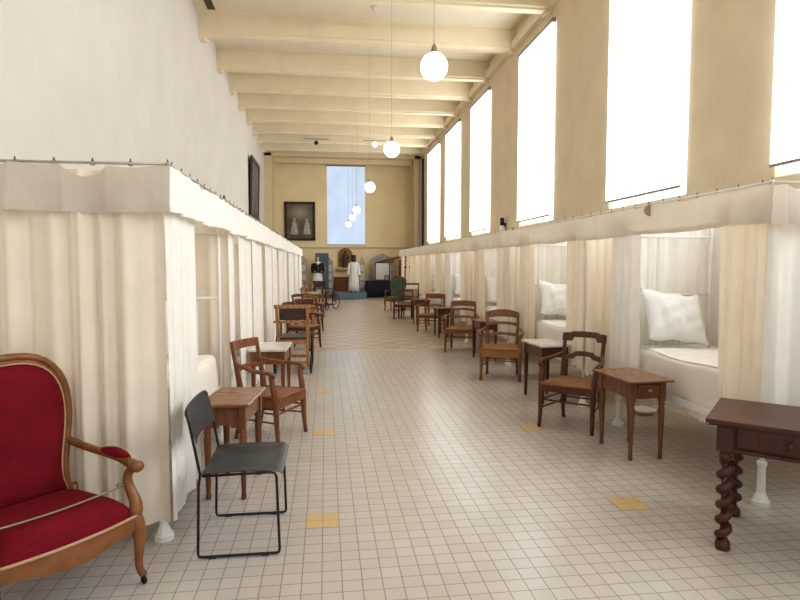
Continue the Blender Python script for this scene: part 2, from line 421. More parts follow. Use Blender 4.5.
struct(MB().box((.87, YE-.012, .08), (RX-LX-1, .024, .16)), 'baseboard_end', 'trim')

# ---------------------------------------------------------------- ceiling lamps and fittings
place = ['nearest and largest opal globe lamp hanging on the right of the aisle', 'second opal globe lamp from the camera, before the far ceiling beams', 'third opal globe lamp from the camera, right of the end window',
         'upper right of the three small globe lamps before the end window', 'middle of the three small globe lamps before the end window', 'lowest left of the three small globe lamps before the end window']
g0 = None
for (y, lab) in zip((5.4, 9.3, 13.9, 19.8, 22.9, 26.9), place):
    if g0 is None:
        g0 = thing('globe_pendant_lamp', lab, 'ceiling lamp', (1.01, y, 0), 0, 'opal globe lamps along the hall')
        MB().ball((0, 0, 3.40), .127, 24, 14).to('globe', 'globe', g0)
        MB().lathe([(.012, 3.60), (.022, 3.58), (.03, 3.545), (.045, 3.53), (.047, 3.515), (.02, 3.51)], n=12).to('lamp_cap', 'brass', g0)
        MB().tube([(0, 0, 3.59), (0, 0, 6.5), (0, 0, ZC)], .005, 6).to('cord', 'cord', g0)
        MB().lathe([(.012, ZC-.07), (.05, ZC-.02), (.055, ZC-.001)], n=12).to('ceiling_rose', 'beam', g0)
    else: dup(g0, (1.06, y, 0), 0, lab)
for (x, y, lab) in ((1.02, 11.9, 'small white ceiling hook highest of three, near the top edge'), (1.07, 12.65, 'small white ceiling hook in middle of three before the first whole beam'), (1.12, 14.5, 'small white ceiling hook behind the first whole beam')):
    h = thing('ceiling_hook', lab, 'hook', (x, y, ZC), 0, 'small white ceiling hooks')
    MB().lathe([(.07, -.001), (.065, -.03), (.03, -.05)], n=12).to('rose', 'winframe', h)
    MB().tube([(0, 0, -.04), (0, 0, -.10), (.03, 0, -.13), (.05, 0, -.10)], .012, 6).to('hook', 'winframe', h)
v = thing('air_vent', 'dark slot of an air vent in the ceiling at upper left corner', 'vent', (-2.37, 12.75, ZC-.012))
MB().box((0, 0, 0), (.26, .95, .022)).to('vent_frame', 'beam', v)
MB().box((0, 0, -.008), (.16, .80, .02)).to('vent_opening', 'ventdark', v)
def spot(lab, x, y, z, lit):
    s = thing('track_spotlight', lab, 'spotlight', (x, y, z))
    MB().box((0, 0, -.02), (1.0 if not lit else .9, .04, .035)).to('track', 'bar', s)
    MB().tube([(0, 0, -.03), (0, 0, -.12)], .015, 8).to('stem', 'bar', s)
    MB().tube([(0, .10, -.12), (0, -.10, -.19)], [.06, .085], 12).to('housing', 'black' if not lit else 'winframe', s)
    if lit: MB().ball((0, -.11, -.20), .10, 14, 8).to('bulb', 'spotlit', s)
spot('black track spotlight off under a beam, left of the end window', -.33, 24.0, ZC-.4, False)
spot('lit pinkish white track spotlight under a beam beside second globe lamp', 2.03, 24.0, ZC-.4, True)
d = thing('smoke_detector', 'small grey smoke detector on ceiling above the end window', 'detector', (.85, 25.6, ZC-.45))
MB().lathe([(.13, .45), (.13, .40), (.1, .37), (.04, .36)], n=14).to('detector_body', 'bar', d)
# ---------------------------------------------------------------- bed rows
BP, BL = 2.67, 1.93
XL, XR = -.91, 2.805         # aisle faces of the bed frames
XLB, XRB = -2.10, 3.78      # backs of the bed frames
Y0 = 3.38
ORD = ['first', 'second', 'third', 'fourth', 'fifth', 'sixth', 'seventh']
def curtain(label, p0, p1, z0, z1, folds, amp, seed, mat='curt', group=None, slant=0, lace=False):
    rnd = random.Random(seed)
    p0 = Vector((p0[0], p0[1], 0)); p1 = Vector((p1[0], p1[1], 0)); d = p1-p0; nrm = Vector((-d.y, d.x, 0)).normalized()
    ph = rnd.random()*6; w1 = rnd.uniform(.3, .6); w2 = rnd.uniform(1.4, 2.3); dr = rnd.uniform(-.3, .3)
    nu = max(12, int(folds*16)); nv = 12
    base = p0.copy()
    def fn(u, v):
        z = z1+(z0-z1)*v
        uu = u+.035*sin(2*pi*u*w2+ph)
        a = 2*pi*folds*uu+ph
        A = amp*(.55+.45*v)
        sa = sin(a+dr*v+.5*sin(a*.37+ph)); off = A*((1-2*abs(sin(.5*(a+dr*v+.5*sin(a*.37+ph))))**.8)*.8+.22*sin(2.1*a+1.3+v*.8)+.4*sin(a*w1+2))*.72
        du = .10*slant*v*v*(u-.5)
        p = p0+d*(u+du)+nrm*off
        zz = z+(.012*sin(a*.5+2)+ (.03*abs(sin(a*1.7)) if lace else 0))*v**4
        return (p.x-base.x, p.y-base.y, zz)
    o = MB().grid(fn, nu, nv).to('bed_curtain', mat)
    o.location = base
    return tag(o, label, 'curtain', group)
def hooks(parent, p0, p1, step, z):
    p0 = Vector(p0); p1 = Vector(p1); n = int((p1-p0).length/step)
    first = None
    for i in range(n+1):
        p = p0.lerp(p1, i/n)
        if first is None:
            b = MB(); b.ring((0, 0, -.002), .012, .0025, 'Y' if abs(p1.y-p0.y) < .01 else 'X', 12, 5); b.tube([(0, 0, .008), (0, 0, .024)], [.003, .0045], 6)
            first = b.to('hook', 'dark_iron', parent, (p.x, p.y, z))
        else:
            c = first.copy(); COL.objects.link(c); c.parent = parent; c.location = (p.x, p.y, z)
for side in ('left', 'right'):
    sg = 1 if side == 'left' else -1
    xf = XL if side == 'left' else XR; xb = XLB if side == 'left' else XRB
    dx = (1 if side == 'left' else -1)       # toward the aisle
    yend = Y0+6*BP+BL; ZR = 2.115 if side == 'left' else 2.085
    ra = thing('canopy_rail', 'long thin metal curtain rail with rings over the %s row of beds' % side, 'curtain rail', (0, 0, 0))
    xr = xf+dx*.075; yf = Y0-.095
    b = MB(); b.tube([(xb, yf, ZR), (xr, yf, ZR)], .0075, 8); b.tube([(xr, yf, ZR), (xr, yend+.05, ZR)], .0075, 8)
    b.tube([(xr, yend, ZR), (xb, yend, ZR)], .0075, 8); b.ball((xr, yf, ZR), .014, 10, 6)
    b.to('rod', 'white_iron' if side == 'right' else 'grey_iron', ra)
    hooks(ra, (xb+dx*.12, yf, 0), (xr, yf, 0), .2 if side == 'right' else .19, ZR)
    hooks(ra, (xr, yf+.08, 0), (xr, yend, 0), .215, ZR)
    # valances
    def valance(label, p0, p1, seed, sag, n, mat):
        rnd = random.Random(seed); p0 = Vector((p0[0], p0[1], 0)); p1 = Vector((p1[0], p1[1], 0)); d = p1-p0; nr = Vector((-d.y, d.x, 0)).normalized()
        L = d.length; sp = [rnd.choice((.1, .2, .6, 1)) for _ in range(200)]
        def fn(u, v):
            s = u*L/.24; i = int(s); f = s-i
            sg_ = sag*sp[i % 200]*4*f*(1-f)*(1-v)**2
            off = (.026 if n < 200 else .014)*sin(u*L*9+seed+2*sin(u*L*2.3))*(.3+v)+.010*sin(u*L*23)*v+.012*(4*f*(1-f)-.5)*sp[i % 200]
            p = p0+d*u+nr*off
            return (p.x, p.y, ZR-.008-sg_-v*.245+.006*sin(u*L*5))
        o = MB().grid(fn, n, 8).to('bed_valance', mat)
        hem = MB().grid(lambda u, v: Vector(fn(u, .86+.15*v))+nr*(.006*(1 if nr.dot(Vector((dx, -1, 0))) > 0 else -1)), n, 1).to('hem', mat, o)
        return tag(o, label, 'valance')
    xv = xr+dx*.008
    valance('cream cloth valance along the aisle side of the %s bed row' % side, (xv, yf-.02), (xv, yend), 3, .016, 420, 'curtw' if side == 'left' else 'val')  # left side takes whiter cloth, its window-lit brightness put into the colour
    valance('short cream cloth valance across the near end of the %s bed row' % side, (xb, yf-.014), (xr+dx*.016, yf-.014), 5, .06 if side == 'left' else .045, 110, 'val_shade')
    HEM = .13 if side == 'left' else .43
    xc = xf+dx*.025
    zt = ZR-.03
    grp = 'side curtains of the %s bed row' % side
    curtain('wide cream curtain closing the near end of the %s bed row' % side, (xb, Y0-.045), (xf+dx*.03, Y0-.045), HEM-.02, zt, 8, .062, 11 if side == 'left' else 29, 'curt' if side == 'left' else 'curtw')
    for n in range(7):
        ya = Y0+n*BP; yb = ya+BL
        lab = '%s bed from the camera in %s row' % (ORD[n], side)
        if side == 'right':
            curtain('gathered curtain at near side of opening, '+lab, (xc, ya-.04), (xc, ya+[.43, .43, .5, .45, .5, .5, .5][n]), HEM, zt, 3.6, .058, 40+n, 'curt', grp, -1)
            curtain('gathered curtain at far side of opening, '+lab, (xc, ya+[1.51, 1.52, 1.29, 1.44, 1.34, 1.2, 1.2][n]), (xc, yb+.06), HEM-.02, zt, 3.6, .058, 60+n, 'curtw' if n in (0, 3) else 'curt', grp, 1)
            if n > 0: curtain('pale curtain across near end, '+lab, (xf+.02, ya-.02), (xb, ya-.02), HEM-.08, zt-.02, 7, .04, 80+n, 'curt', None, 0, True)
        elif n == 0:
            curtain('white curtain at the front corner of opening, '+lab, (xc, ya-.04), (xc, ya+.74), HEM, zt, 5, .045, 41, 'curtw', grp)
            curtain('narrow curtain strip beyond the opening, '+lab, (xc, yb+.14), (xc, yb+.44), HEM, zt, 2.5, .03, 61, 'curtw', grp, -1.5)
        else:
            curtain('closed white near curtain, '+lab, (xc, ya+.0), (xc, ya+1.02), HEM, zt, 6, .048, 40+n, 'curtw', grp)
            curtain('closed white far curtain, '+lab, (xc, ya+1.10), (xc, yb+.12), HEM, zt, 5, .048, 60+n, 'curtw', grp, .4)
            curtain('cream curtain across near end, '+lab, (xf-.02, ya-.02), (xb, ya-.02), HEM, zt-.02, 6, .025, 80+n, 'curt')
        if (side == 'right' and n < 5) or (side == 'left' and n < 1):
            curtain('pale curtain behind the headboard, '+lab, (xf-dx*.02, yb+.05+(.09 if side == 'left' else 0)), (xb-dx*.08, yb+.05+(.09 if side == 'left' else 0)), .3, zt-.04, 7, .032, 100+n, 'curtw' if side == 'right' else 'curt')
            curtain('pale curtain along the wall side, '+lab, (xb-dx*.05, ya), (xb-dx*.05, yb+.12), .3, zt-.04, 9, .02, 120+n, 'curtw' if side == 'right' else 'curt')
    # iron beds
    for n in range(7):
        if (side == 'right' and n > 4) or (side == 'left' and n > 1): continue
        ya = Y0+n*BP
        lab = 'white iron curtained bed, %s from the camera in %s row' % (ORD[n], side)
        x0, x1 = min(xf, xb), max(xf, xb); cx = (x0+x1)/2; W = x1-x0; hw = W/2-.025
        be = thing('canopy_bed', lab, 'bed', (cx, ya, 0), 0, 'iron beds of the %s row' % side)
        for px in (-hw, hw):
            for py in (.02, BL-.03):
                po = MB().tube([(px, py, .20), (px, py, ZR-.03)], .016, 8).to('post', 'white_iron', be)
                MB().lathe([(.056, 0), (.056, .028), (.047, .034), (.040, .055), (.030, .075), (.026, .085), (.023, .25), (.031, .265), (.031, .285), (.02, .295)], (px, py, 0), 8, 1, 1, False).to('foot', 'white_iron', po)
        hb = MB()
        for zz in (.62, 1.28): hb.tube([(-hw, BL-.03, zz), (hw, BL-.03, zz)], .012, 8)
        MB().tube([(-hw, BL-.03, 1.84), (hw, BL-.03, 1.84)], .012, 8).to('crossbar', 'white_iron', be)
        for i in range(1, 6): hb.tube([(-hw+i*2*hw/6, BL-.03, .62), (-hw+i*2*hw/6, BL-.03, 1.28)], .008, 6)
        hb.to('headboard', 'white_iron', be)
        fb = MB(); fb.tube([(-hw, .02, .98), (hw, .02, .98)], .012, 8); fb.tube([(-hw, .02, .50), (hw, .02, .50)], .012, 8)
        for i in range(1, 6): fb.tube([(-hw+i*2*hw/6, .02, .5), (-hw+i*2*hw/6, .02, .98)], .008, 6)
        fb.to('footboard', 'white_iron', be)
        for px in (-hw, hw): MB().box((px, BL/2, .47), (.02, BL-.06, .05)).to('side_rail', 'white_iron', be)
        mw = W-.16
        MB().box((0, BL/2, .64), (mw, BL-.16, .28), 0, .05).to('mattress', 'sheet', be)
        if side == 'left' and n > 0: continue
        ml = BL-.15; TH = .80 if side == 'right' else .78; drop = .40
        def cov(u, v, mw=mw, ml=ml, TH=TH, drop=drop, n=n):
            s = (u-.5)*(mw+2*drop+.04); a = abs(s); h = mw/2+.02; sgn = 1 if s > 0 else -1
            y = .065+v*(ml+.01)
            if a <= h: x = s; z = TH+.012*sin(y*6+s*4)-.012*(a/h)**4
            else: x = sgn*(h+.012*sin((a-h)*6)+.012*sin(y*11+n)*(a-h)/drop); z = TH-.012-(a-h)+.01*sin(y*7+1)*(a-h)/drop
            return (x, y, z)
        cl = MB().grid(cov, 40, 26).to('coverlet', 'cover' if n == 0 else 'sheet'); cl.location = (cx, ya, 0)
        tag(cl, 'cream white coverlet hanging over bed, '+lab.split(',')[1].strip(), 'bedspread')
        # turned down sheet is part of the coverlet's thing
        sd = MB().grid(lambda u, v, mw=mw, ml=ml, TH=TH: ((u-.5)*(mw-.02), .068+v*(ml-.01), TH+.004+.012*sin((.068+v*(ml-.01))*6+((u-.5)*(mw-.02))*4)-.004*abs(2*u-1)**8), 14, 10).to('turned_down_sheet', 'sheet', cl)
        # pillow leaning on the headboard
        def pil(u, v, s):
            a, b = u*2-1, v*2-1
            e = max(0, (1-abs(a)**2.2)*(1-abs(b)**2.2))**.62
            wr = .010*sin(a*7+b*3+1)*e+.007*sin(b*11-a*6)*e+.006*sin(a*17+2*b)*e
            return (a*.33*(1-.10*(1-b*b)*abs(a)), s*.105*e+wr, b*.265*(1-.12*(1-a*a)*abs(b))+.008*sin(a*8)*b)
        pm = MB(); pm.grid(lambda u, v: pil(u, v, 1), 30, 24); pm.grid(lambda u, v: pil(u, v, -1), 30, 24)
        bmesh.ops.remove_doubles(pm.bm, verts=pm.bm.verts, dist=.0008)
        po = pm.to('pillow', 'pillow')
        px = cx-.06 if side == 'right' else cx+.05
        po.location = (px, ya+BL-.28, TH+.285); po.rotation_euler = (radians(-26), radians(7), radians(6))
        tag(po, 'large white pillow at head of bed, '+lab.split(',')[1].strip(), 'pillow')
# small things hanging on the rails
tg = thing('wooden_tag', 'small tan wooden tag hanging on the right rail above the nearest opening', 'tag', (2.82-.075-.035, 4.62, 2.03))
MB().tube([(0, -.004, .0), (0, .004, .0)], [.045, .045], 12, flat=(1, 1)).to('tag_disc', 'tag', tg); MB().ring((0, 0, .055), .012, .003, 'Y', 10, 5).to('tag_ring', 'dark_iron', tg)
def clamp(lab, x, y, z):
    c = thing('rail_clamp', lab, 'clamp', (x, y, z), 0, 'dark clamps on the curtain rails')
    b = MB(); b.box((0, 0, .004), (.018, .03, .03), 0, .005); b.tube([(0, 0, -.01), (0, 0, -.05)], [.008, .004], 8); b.to('clamp_body', 'dark_iron', c)
    MB().ball((0, 0, .026), .009, 8, 6).to('clamp_screw', 'dark_iron', c)
clamp('dark clamp on the left rail above the narrow curtain strip', XL+.08, 5.0, 2.115)
clamp('dark clamp on the left rail below the tall side painting', XL+.08, 7.6, 2.115)
clamp('dark clamp on the right rail left of the third window', XR-.08, 8.25, 2.085)
clamp('dark clamp on the right rail in the far distance', XR-.08, 13.6, 2.085)
sp = thing('wall_lamp', 'small black lamp with white cup standing above the right canopy rail', 'lamp', (RX-.02, 14.0, 2.44))
MB().lathe([(.055, .0), (.07, .02), (.07, .16), (.05, .17)], (-.09, 0, -.08), 12).to('lamp_cup', 'globe' if False else 'basin', sp)
MB().lathe([(.05, .10), (.05, .27), (.03, .29)], (-.09, 0, -.01), 12).to('lamp_housing', 'black', sp)
MB().box((-.015, 0, .1), (.05, .04, .1)).to('bracket', 'black', sp)
b = thing('enamel_basin', 'round white enamel basin on the floor between the two nearest right beds', 'basin', (3.33, 5.68, 0))
MB().lathe([(.07, .0), (.09, .01), (.125, .04), (.135, .045), (.13, .052), (.115, .04), (.08, .018), (.02, .015)], n=24).to('bowl', 'basin', b)
MB().tube([(.13, 0, .04), (.17, .0, .06), (.17, .05, .06), (.12, .05, .04)], .008, 6).to('handle', 'basin', b)

# ---------------------------------------------------------------- chairs
def arc(p0, p1, bulge, n=8):
    p0 = Vector(p0); p1 = Vector(p1); b = Vector(bulge)
    return [p0.lerp(p1, i/n)+b*(4*(i/n)*(1-i/n)) for i in range(n+1)]
def bez(p, n=10):
    P = [Vector(q) for q in p]; out = []
    for i in range(n+1):
        t = i/n; Q = P[:]
        while len(Q) > 1: Q = [Q[j].lerp(Q[j+1], t) for j in range(len(Q)-1)]
        out.append(Q[0])
    return out
def slat(mb, w, y, yc, zb, zt, th, n=16, w2=None):
    """curved back rail: zb(t), zt(t) for t in -1..1"""
    secs = []
    for i in range(n+1):
        t = -1+2*i/n; x = t*w/2; yy = y+yc*(1-t*t)
        a, b = zb(t), zt(t); lean = .22*(b-a)
        secs.append([(x, yy-th/2, a), (x, yy+th/2, a), (x, yy+th/2+lean, b), (x, yy-th/2+lean, b)])
    mb.loft(secs, smooth=False); return mb
def armchair(label, loc, rz, wm, sm, style, group=None, wf=.52, wb=.40, d=.44, sh=.43, bh=.88, armh=.64, cat='chair', name='wooden_armchair', arms=True):
    t = thing(name, label, cat, loc, rz, group)
    fy, by = -d/2, d/2
    yt = by+.085         # top of the back leans out
    yat = lambda z: by+(yt-by)*max(0, (z-sh)/(bh-sh))
    for s in (-1, 1):
        fx, bx = s*wf/2, s*wb/2
        top = armh-.03 if arms else sh-.02
        if arms:
            pts = bez([(fx+s*.005, fy-.02, 0), (fx, fy+.01, .2), (fx, fy, sh-.05), (fx, fy, sh), (fx+s*.01, fy+.04, armh-.1), (fx+s*.012, fy+.045, top)], 12)
            MB().tube(pts, [.018+.010*min(1, i/5)-(.007*max(0, i-8)/4) for i in range(13)], 8).to('leg', wm, t)
        else:
            MB().tube([(fx, fy-.01, 0), (fx, fy, .2), (fx, fy, sh-.02)], [.014, .02, .023], 8).to('leg', wm, t)
        pts = [(bx*1.02, by+.06, 0), (bx, by+.02, .2), (bx, by, sh-.05), (bx, by+.005, sh+.05), (bx+s*.004, yat(.66), .66), (bx+s*.008, yt, bh-.015)]
        MB().tube(pts, [.018, .022, .025, .025, .021, .019], 8).to('leg', wm, t)
        if arms:
            az = armh
            pts = bez([(bx, yat(az+.03)-.005, az+.035), (bx+s*.03, yat(az)-.10, az+.03), (bx+s*.09, .04, az-.03), (fx+s*.06, fy+.12, az), (fx+s*.035, fy-.02, az+.015), (fx+s*.01, fy+.02, az-.05)], 14)
            MB().tube(pts, [.015, .016, .017, .018, .019, .020, .021, .022, .022, .022, .022, .022, .021, .019, .016], 8, flat=(1.1, .85)).to('armrest', wm, t)
        MB().tube([(fx*.985, fy, .19), (bx, by+.02, .19)], .009, 6).to('stretcher', wm, t)
        if style.get('st2', 1): MB().tube([(fx*.985, fy, .27), (bx, by+.01, .27)], .008, 6).to('stretcher', wm, t)
    MB().tube([(-wf/2, fy, .27), (wf/2, fy, .27)], .009, 6).to('stretcher', wm, t)
    MB().tube([(-wb/2, by+.015, .23), (wb/2, by+.015, .23)], .009, 6).to('stretcher', wm, t)
    # seat frame and seat
    fr = MB(); hh = style.get('rail', .055)
    q = [(-wf/2-.012, fy-.018), (wf/2+.012, fy-.018), (wb/2+.012, by+.012), (-wb/2-.012, by+.012)]
    fr.prism(q, sh-.02-hh, sh-.012); fr.to('seat_frame', sm if style.get('wrap') else wm, t)
    se = MB(); secs = []
    for (ins, z) in ((-.002, sh-.012), (-.006, sh+.0), (.002, sh+.012), (.03, sh+.020), (.12, sh+.014)):
        secs.append([(-wf/2+ins, fy-.016+ins, z), (0, fy-.022+ins, z), (wf/2-ins, fy-.016+ins, z), (wf/2-ins-(wf-wb)/4, 0, z), (wb/2-ins+.005, by-ins, z), (0, by-ins, z), (-wb/2+ins-.005, by-ins, z), (-wf/2+ins+(wf-wb)/4, 0, z)])
    se.loft(secs); se.to('seat', sm, t)
    cr = style['crest']; w = wb+style.get('ext', .045)
    yc = .03
    if cr == 'scallop':
        zt = lambda q: bh+.012+.022*(1-q*q)**.5*(1 if abs(q) < .62 else .35)
        zb = lambda q: bh-.065+(.040 if abs(q) < .55 else .012*0)*1-.0*q
        slat(MB(), w, yat(bh-.06)+.0, yc, zb, zt, .022, 24).to('crest_rail', wm, t)
        z1 = .60
        slat(MB(), wb-.01, yat(z1), yc, lambda q: z1+.030*(1-q*q)+(.02 if abs(q) < .5 else 0), lambda q: z1+.05+.028*(1-q*q)+(.018 if abs(q) < .55 else 0), .02, 24).to('back_slat', wm, t)
    else:
        arch = style.get('arch', .03); ch = style.get('ch', .075)
        slat(MB(), w, yat(bh-ch), yc, lambda q: bh-ch+arch*.6*(1-q*q), lambda q: bh+arch*(1-q*q), .022, 18).to('crest_rail', wm, t)
        for z1 in style.get('slats', (.58, .69)):
            a2 = style.get('sarch', .018)
            slat(MB(), wb-.005, yat(z1), yc, lambda q: z1+a2*(1-q*q), lambda q: z1+.04+a2*(1-q*q), .016, 14).to('back_slat', wm, t)
    if style.get('cane'):
        MB().box((0, yat(.68)+.02, .66), (wb-.03, .008, .34)).to('cane_panel', 'cane', t)
    return t
armchair('dark brown wooden armchair with scalloped open back beside nearest right nightstand', (2.395, 5.34, 0), radians(-43), 'w_red', 'rush_b', dict(crest='scallop', ext=.06), None, .50, .38, .42, .43, .86, .64)
armchair('orange brown armchair with arched crest and thick rush seat, behind marble topped table', (2.41, 7.75, 0), radians(-20), 'w_orange', 'rush', dict(crest='arch', arch=.04, ch=.085, rail=.09, wrap=1, slats=(.55, .70)), None, .51, .42, .44, .43, .89, .65)
armchair('brown ladder back armchair with rush seat, third chair from camera in right row', (2.44, 10.25, 0), radians(-20), 'w_mid', 'rush', dict(crest='arch', arch=.02, ch=.09, slats=(.56, .70), sarch=.025), None, .52, .43, .44, .42, .88, .63)
armchair('rush seated armchair with a single wide crest slat, fourth chair in the right row', (2.47, 13.38, 0), radians(-26), 'w_mid', 'rush', dict(crest='arch', arch=.015, ch=.11, slats=(.56,)), None, .54, .44, .46, .40, .86, .62)
armchair('low dark brown armchair with slim frame before the cane backed chair', (2.24, 16.55, 0), radians(-18), 'w_red', 'rush_b', dict(crest='arch', arch=.01, ch=.05, slats=(.60,)), None, .50, .40, .42, .42, .82, .63)
armchair('dark chair with a pale cane panel back near the green armchair', (2.50, 17.1, 0), radians(-14), 'w_dark', 'cane', dict(crest='arch', arch=.0, ch=.05, slats=(.50,), cane=1), None, .46, .44, .44, .46, 1.00, .68)
armchair('warm brown wooden armchair facing the aisle behind the nearest left nightstand', (-.50, 5.36, 0), radians(62), 'w_mid', 'w_top', dict(crest='arch', arch=.0, ch=.075, slats=(.60,), rail=.07), None, .46, .36, .40, .41, .88, .645)
# left row, farther chairs
armchair('dark brown armchair just beyond the wooden wheelchair in the left row', (-.42, 10.9, 0), radians(68), 'w_dark', 'rush_b', dict(crest='arch', arch=.01, ch=.06), None, .5, .40, .44, .43, .86, .64)
armchair('brown armchair beside the honey coloured far left table', (-.40, 13.6, 0), radians(60), 'w_red', 'rush', dict(crest='arch', arch=.02, ch=.06), None, .5, .40, .44, .43, .86, .64)
armchair('orange brown chair, second beyond the honey coloured far left table', (-.36, 17.1, 0), radians(70), 'w_orange', 'rush', dict(crest='arch', arch=.02, ch=.07), None, .5, .40, .44, .43, .88, .64)
armchair('honey brown armchair farthest in the left row, behind the dark wheelchair', (-.42, 21.4, 0), radians(65), 'w_orange', 'rush_b', dict(crest='scallop'), None, .5, .40, .44, .43, .88, .64)

# upholstered armchairs (red in front, green far away)
def fauteuil(label, loc, rz, fab, wm, name, W=.66, D=.58, bh=1.12, trim='gimp', cord=False, sh=.40):
    t = thing(name, label, 'armchair', loc, rz)
    fw, bw = W/2-.02, W/2-.045; fy, by = -D/2, D/2-.085; q0 = .40-sh
    for s in (-1, 1):
        pts = bez([(s*(fw+.015), fy-.045, .045), (s*(fw-.03), fy-.02, .12), (s*(fw+.03), fy-.05, .24-q0*.5), (s*(fw+.02), fy-.005, .36-q0), (s*fw, fy, .40-q0)], 12)
        l = MB().tube(pts, [.017, .017, .018, .019, .021, .024, .027, .030, .032, .034, .035, .035, .034], 10).to('leg', wm, t)
        c = MB(); c.ring((s*(fw+.015), fy-.047, .022), .014, .008, 'X', 14, 6); c.tube([(s*(fw+.015), fy-.045, .022), (s*(fw+.015), fy-.045, .06)], [.008, .014], 8); c.to('caster', 'black', l)
        MB().tube(bez([(s*bw, by+.10, 0), (s*bw, by+.03, .2), (s*bw, by, .34-q0), (s*bw, by+.02, .46-q0)], 8), [.016, .018, .02, .022, .024, .026, .028, .028, .028], 8).to('leg', wm, t)
        # arm
        ar = MB()
        ar.tube(bez([(s*fw, fy, .40-q0), (s*(fw+.045), fy-.03, .48-q0), (s*(fw-.03), fy+.10, .54-q0), (s*(fw+.01), fy+.05, .62-q0), (s*(fw+.015), fy-.005, .645-q0)], 12), [.036, .034, .032, .029, .027, .025, .024, .023, .022, .022, .022, .023, .024], 8)
        ar.tube(bez([(s*(fw+.015), fy-.01, .64-q0), (s*(fw+.02), fy+.12, .665-q0), (s*(fw+.03), 0, .655-q0), (s*(bw+.03), by-.1, .66-q0), (s*(bw-.005), by+.06, .70-q0)], 12), [.026, .025, .023, .021, .02, .02, .02, .02, .02, .02, .02, .02, .02], 8)
        ar.ball((s*(fw+.015), fy-.02, .642-q0), (.032, .026, .026-q0), 10, 8)
        a = ar.to('armrest', wm, t)
        pd = MB(); secs = []
        for i in range(9):
            u = i/8; k_ = max(.12, sin(pi*min(.97, max(.03, u)))**.5); y = fy+.06+u*.24
            secs.append([(s*(fw+.022)+.034*k_*cos(2*pi*j/12), y, .672-q0+.030*k_*sin(2*pi*j/12)*(1 if sin(2*pi*j/12) > 0 else .35)) for j in range(12)])
        pd.loft(secs); p_ = pd.to('arm_pad', fab, a)
    # seat rail, serpentine apron
    rl = MB(); secs = []
    pl = []
    for i in range(17):
        u = -1+2*i/16; pl.append((u*fw, fy-.035*(1-u*u)-.01, .035*(u*u)**1.0))
    secs = [[(x, y-.016, sh-.085-.02*cos(2*pi*x/(2*fw))+0), (x, y+.02, sh-.085), (x, y+.02, sh-.0), (x, y-.016, sh-.0)] for x, y, z in pl]
    rl.loft(secs, smooth=False)
    for s in (-1, 1): rl.tube([(s*fw, fy, sh-.04), (s*(fw+.01), 0, sh-.045), (s*bw, by, sh-.04)], [.03, .028, .03], 4, flat=(.6, 1.2))
    rl.tube([(-bw, by, sh-.04), (bw, by, sh-.04)], .028, 4)
    rl.to('seat_rail', wm, t)
    st = MB()
    def seatf(u, v):
        a = u*2-1; w = fw+(bw-fw)*v; y = fy-.035*(1-a*a)*(1-v)-.02*(1-v)+v*(by-fy+.01)
        e = (max(0, 1-abs(a)**5)*max(0, 1-abs(2*v-1)**5))**.5
        return (a*(w+.0), y, sh-.002+.085*e+.03*(1-v)*e)
    st.grid(seatf, 28, 24); st.to('seat_cushion', fab, t)
    g = MB(); pts = [(x, y-.019, sh+.004) for x, y, z in pl]; g.tube(pts, .0075, 6); g.to('seat_braid', trim, t)
    # balloon back
    z0, z1 = sh+.015, bh
    def outline(k, off=0):
        pts = []
        zz = [(.86, 0), (.80, .16), (.84, .34), (.97, .55), (1.06, .72), (1.0, .86), (.80, .955), (.45, .995), (0, 1.01)]
        hw = bw+.01
        P = bez([(hw*.92, 0, 0), (hw*.70, 0, .25), (hw*1.02, 0, .42), (hw*1.38, 0, .80), (hw*1.02, 0, 1.06), (hw*.35, 0, 1.01), (0, 0, 1.01)], 18)
        pts = [(p.x, p.z) for p in P]; full = pts+[(-x, z) for x, z in pts[-2::-1]]
        return full
    ol = outline(1)
    def P3(x, zf, push=0):
        z = z0+(z1-z0)*zf; y = by+.01+.26*(z-z0)*.55
        return (x, y-push, z)
    fm = MB(); fm.tube([P3(x, z) for x, z in ol], .024, 8, flat=(1.15, .85)); fm.tube([P3(x*.93, z*.965+.005, .015) for x, z in ol], .011, 6); fm.to('back_frame', wm, t)
    bk = MB(); rings = []
    for k_, push in ((.93, .012), (.86, .035), (.70, .055), (.4, .066), (.05, .07)):
        rings.append([P3(x*k_, .5+(z-.5)*k_, push) for x, z in ol])
    bk.loft(rings, close=True, caps=True)
    rings = [[P3(x*k_, .5+(z-.5)*k_, push) for x, z in ol] for k_, push in ((.93, -.004), (.5, -.022), (.05, -.026))]
    bk.loft(rings); bk.to('back_cushion', fab, t)
    bt = MB(); bt.tube([P3(x*.915, .5+(z-.5)*.915, .02) for x, z in ol], .006, 6); bt.to('back_braid', trim, t)
    if cord:
        co = MB(); co.tube([(fw*(1-i/12), fy+.065+.02*(1-(1-i/12)**2), sh+.114+.021*abs(1-i/12)**3+.03*abs(1-i/12)**2*(1-abs(1-i/12))) for i in range(25)], .0045, 6)
        for s in (-1, 1): co.ring((s*fw, fy+.075, sh+.135), .034, .004, 'Z', 14, 5)
        o = co.to('barrier_cord', 'rope'); o.location = loc; o.rotation_euler = (0, 0, rz)
        tag(o, 'thin grey cord tied across the seat of the red velvet armchair', 'cord')
    return t
fauteuil('red dotted velvet armchair with carved walnut frame at the left front', (-1.37, 2.885, 0), radians(50), 'red', 'w_gilt', 'velvet_armchair', bh=1.10, cord=True, sh=.345)
fauteuil('dark green upholstered armchair at far end of the right row', (2.38, 19.7, 0), radians(-24), 'green', 'w_mid', 'upholstered_armchair', .60, .58, 1.13, 'w_mid')

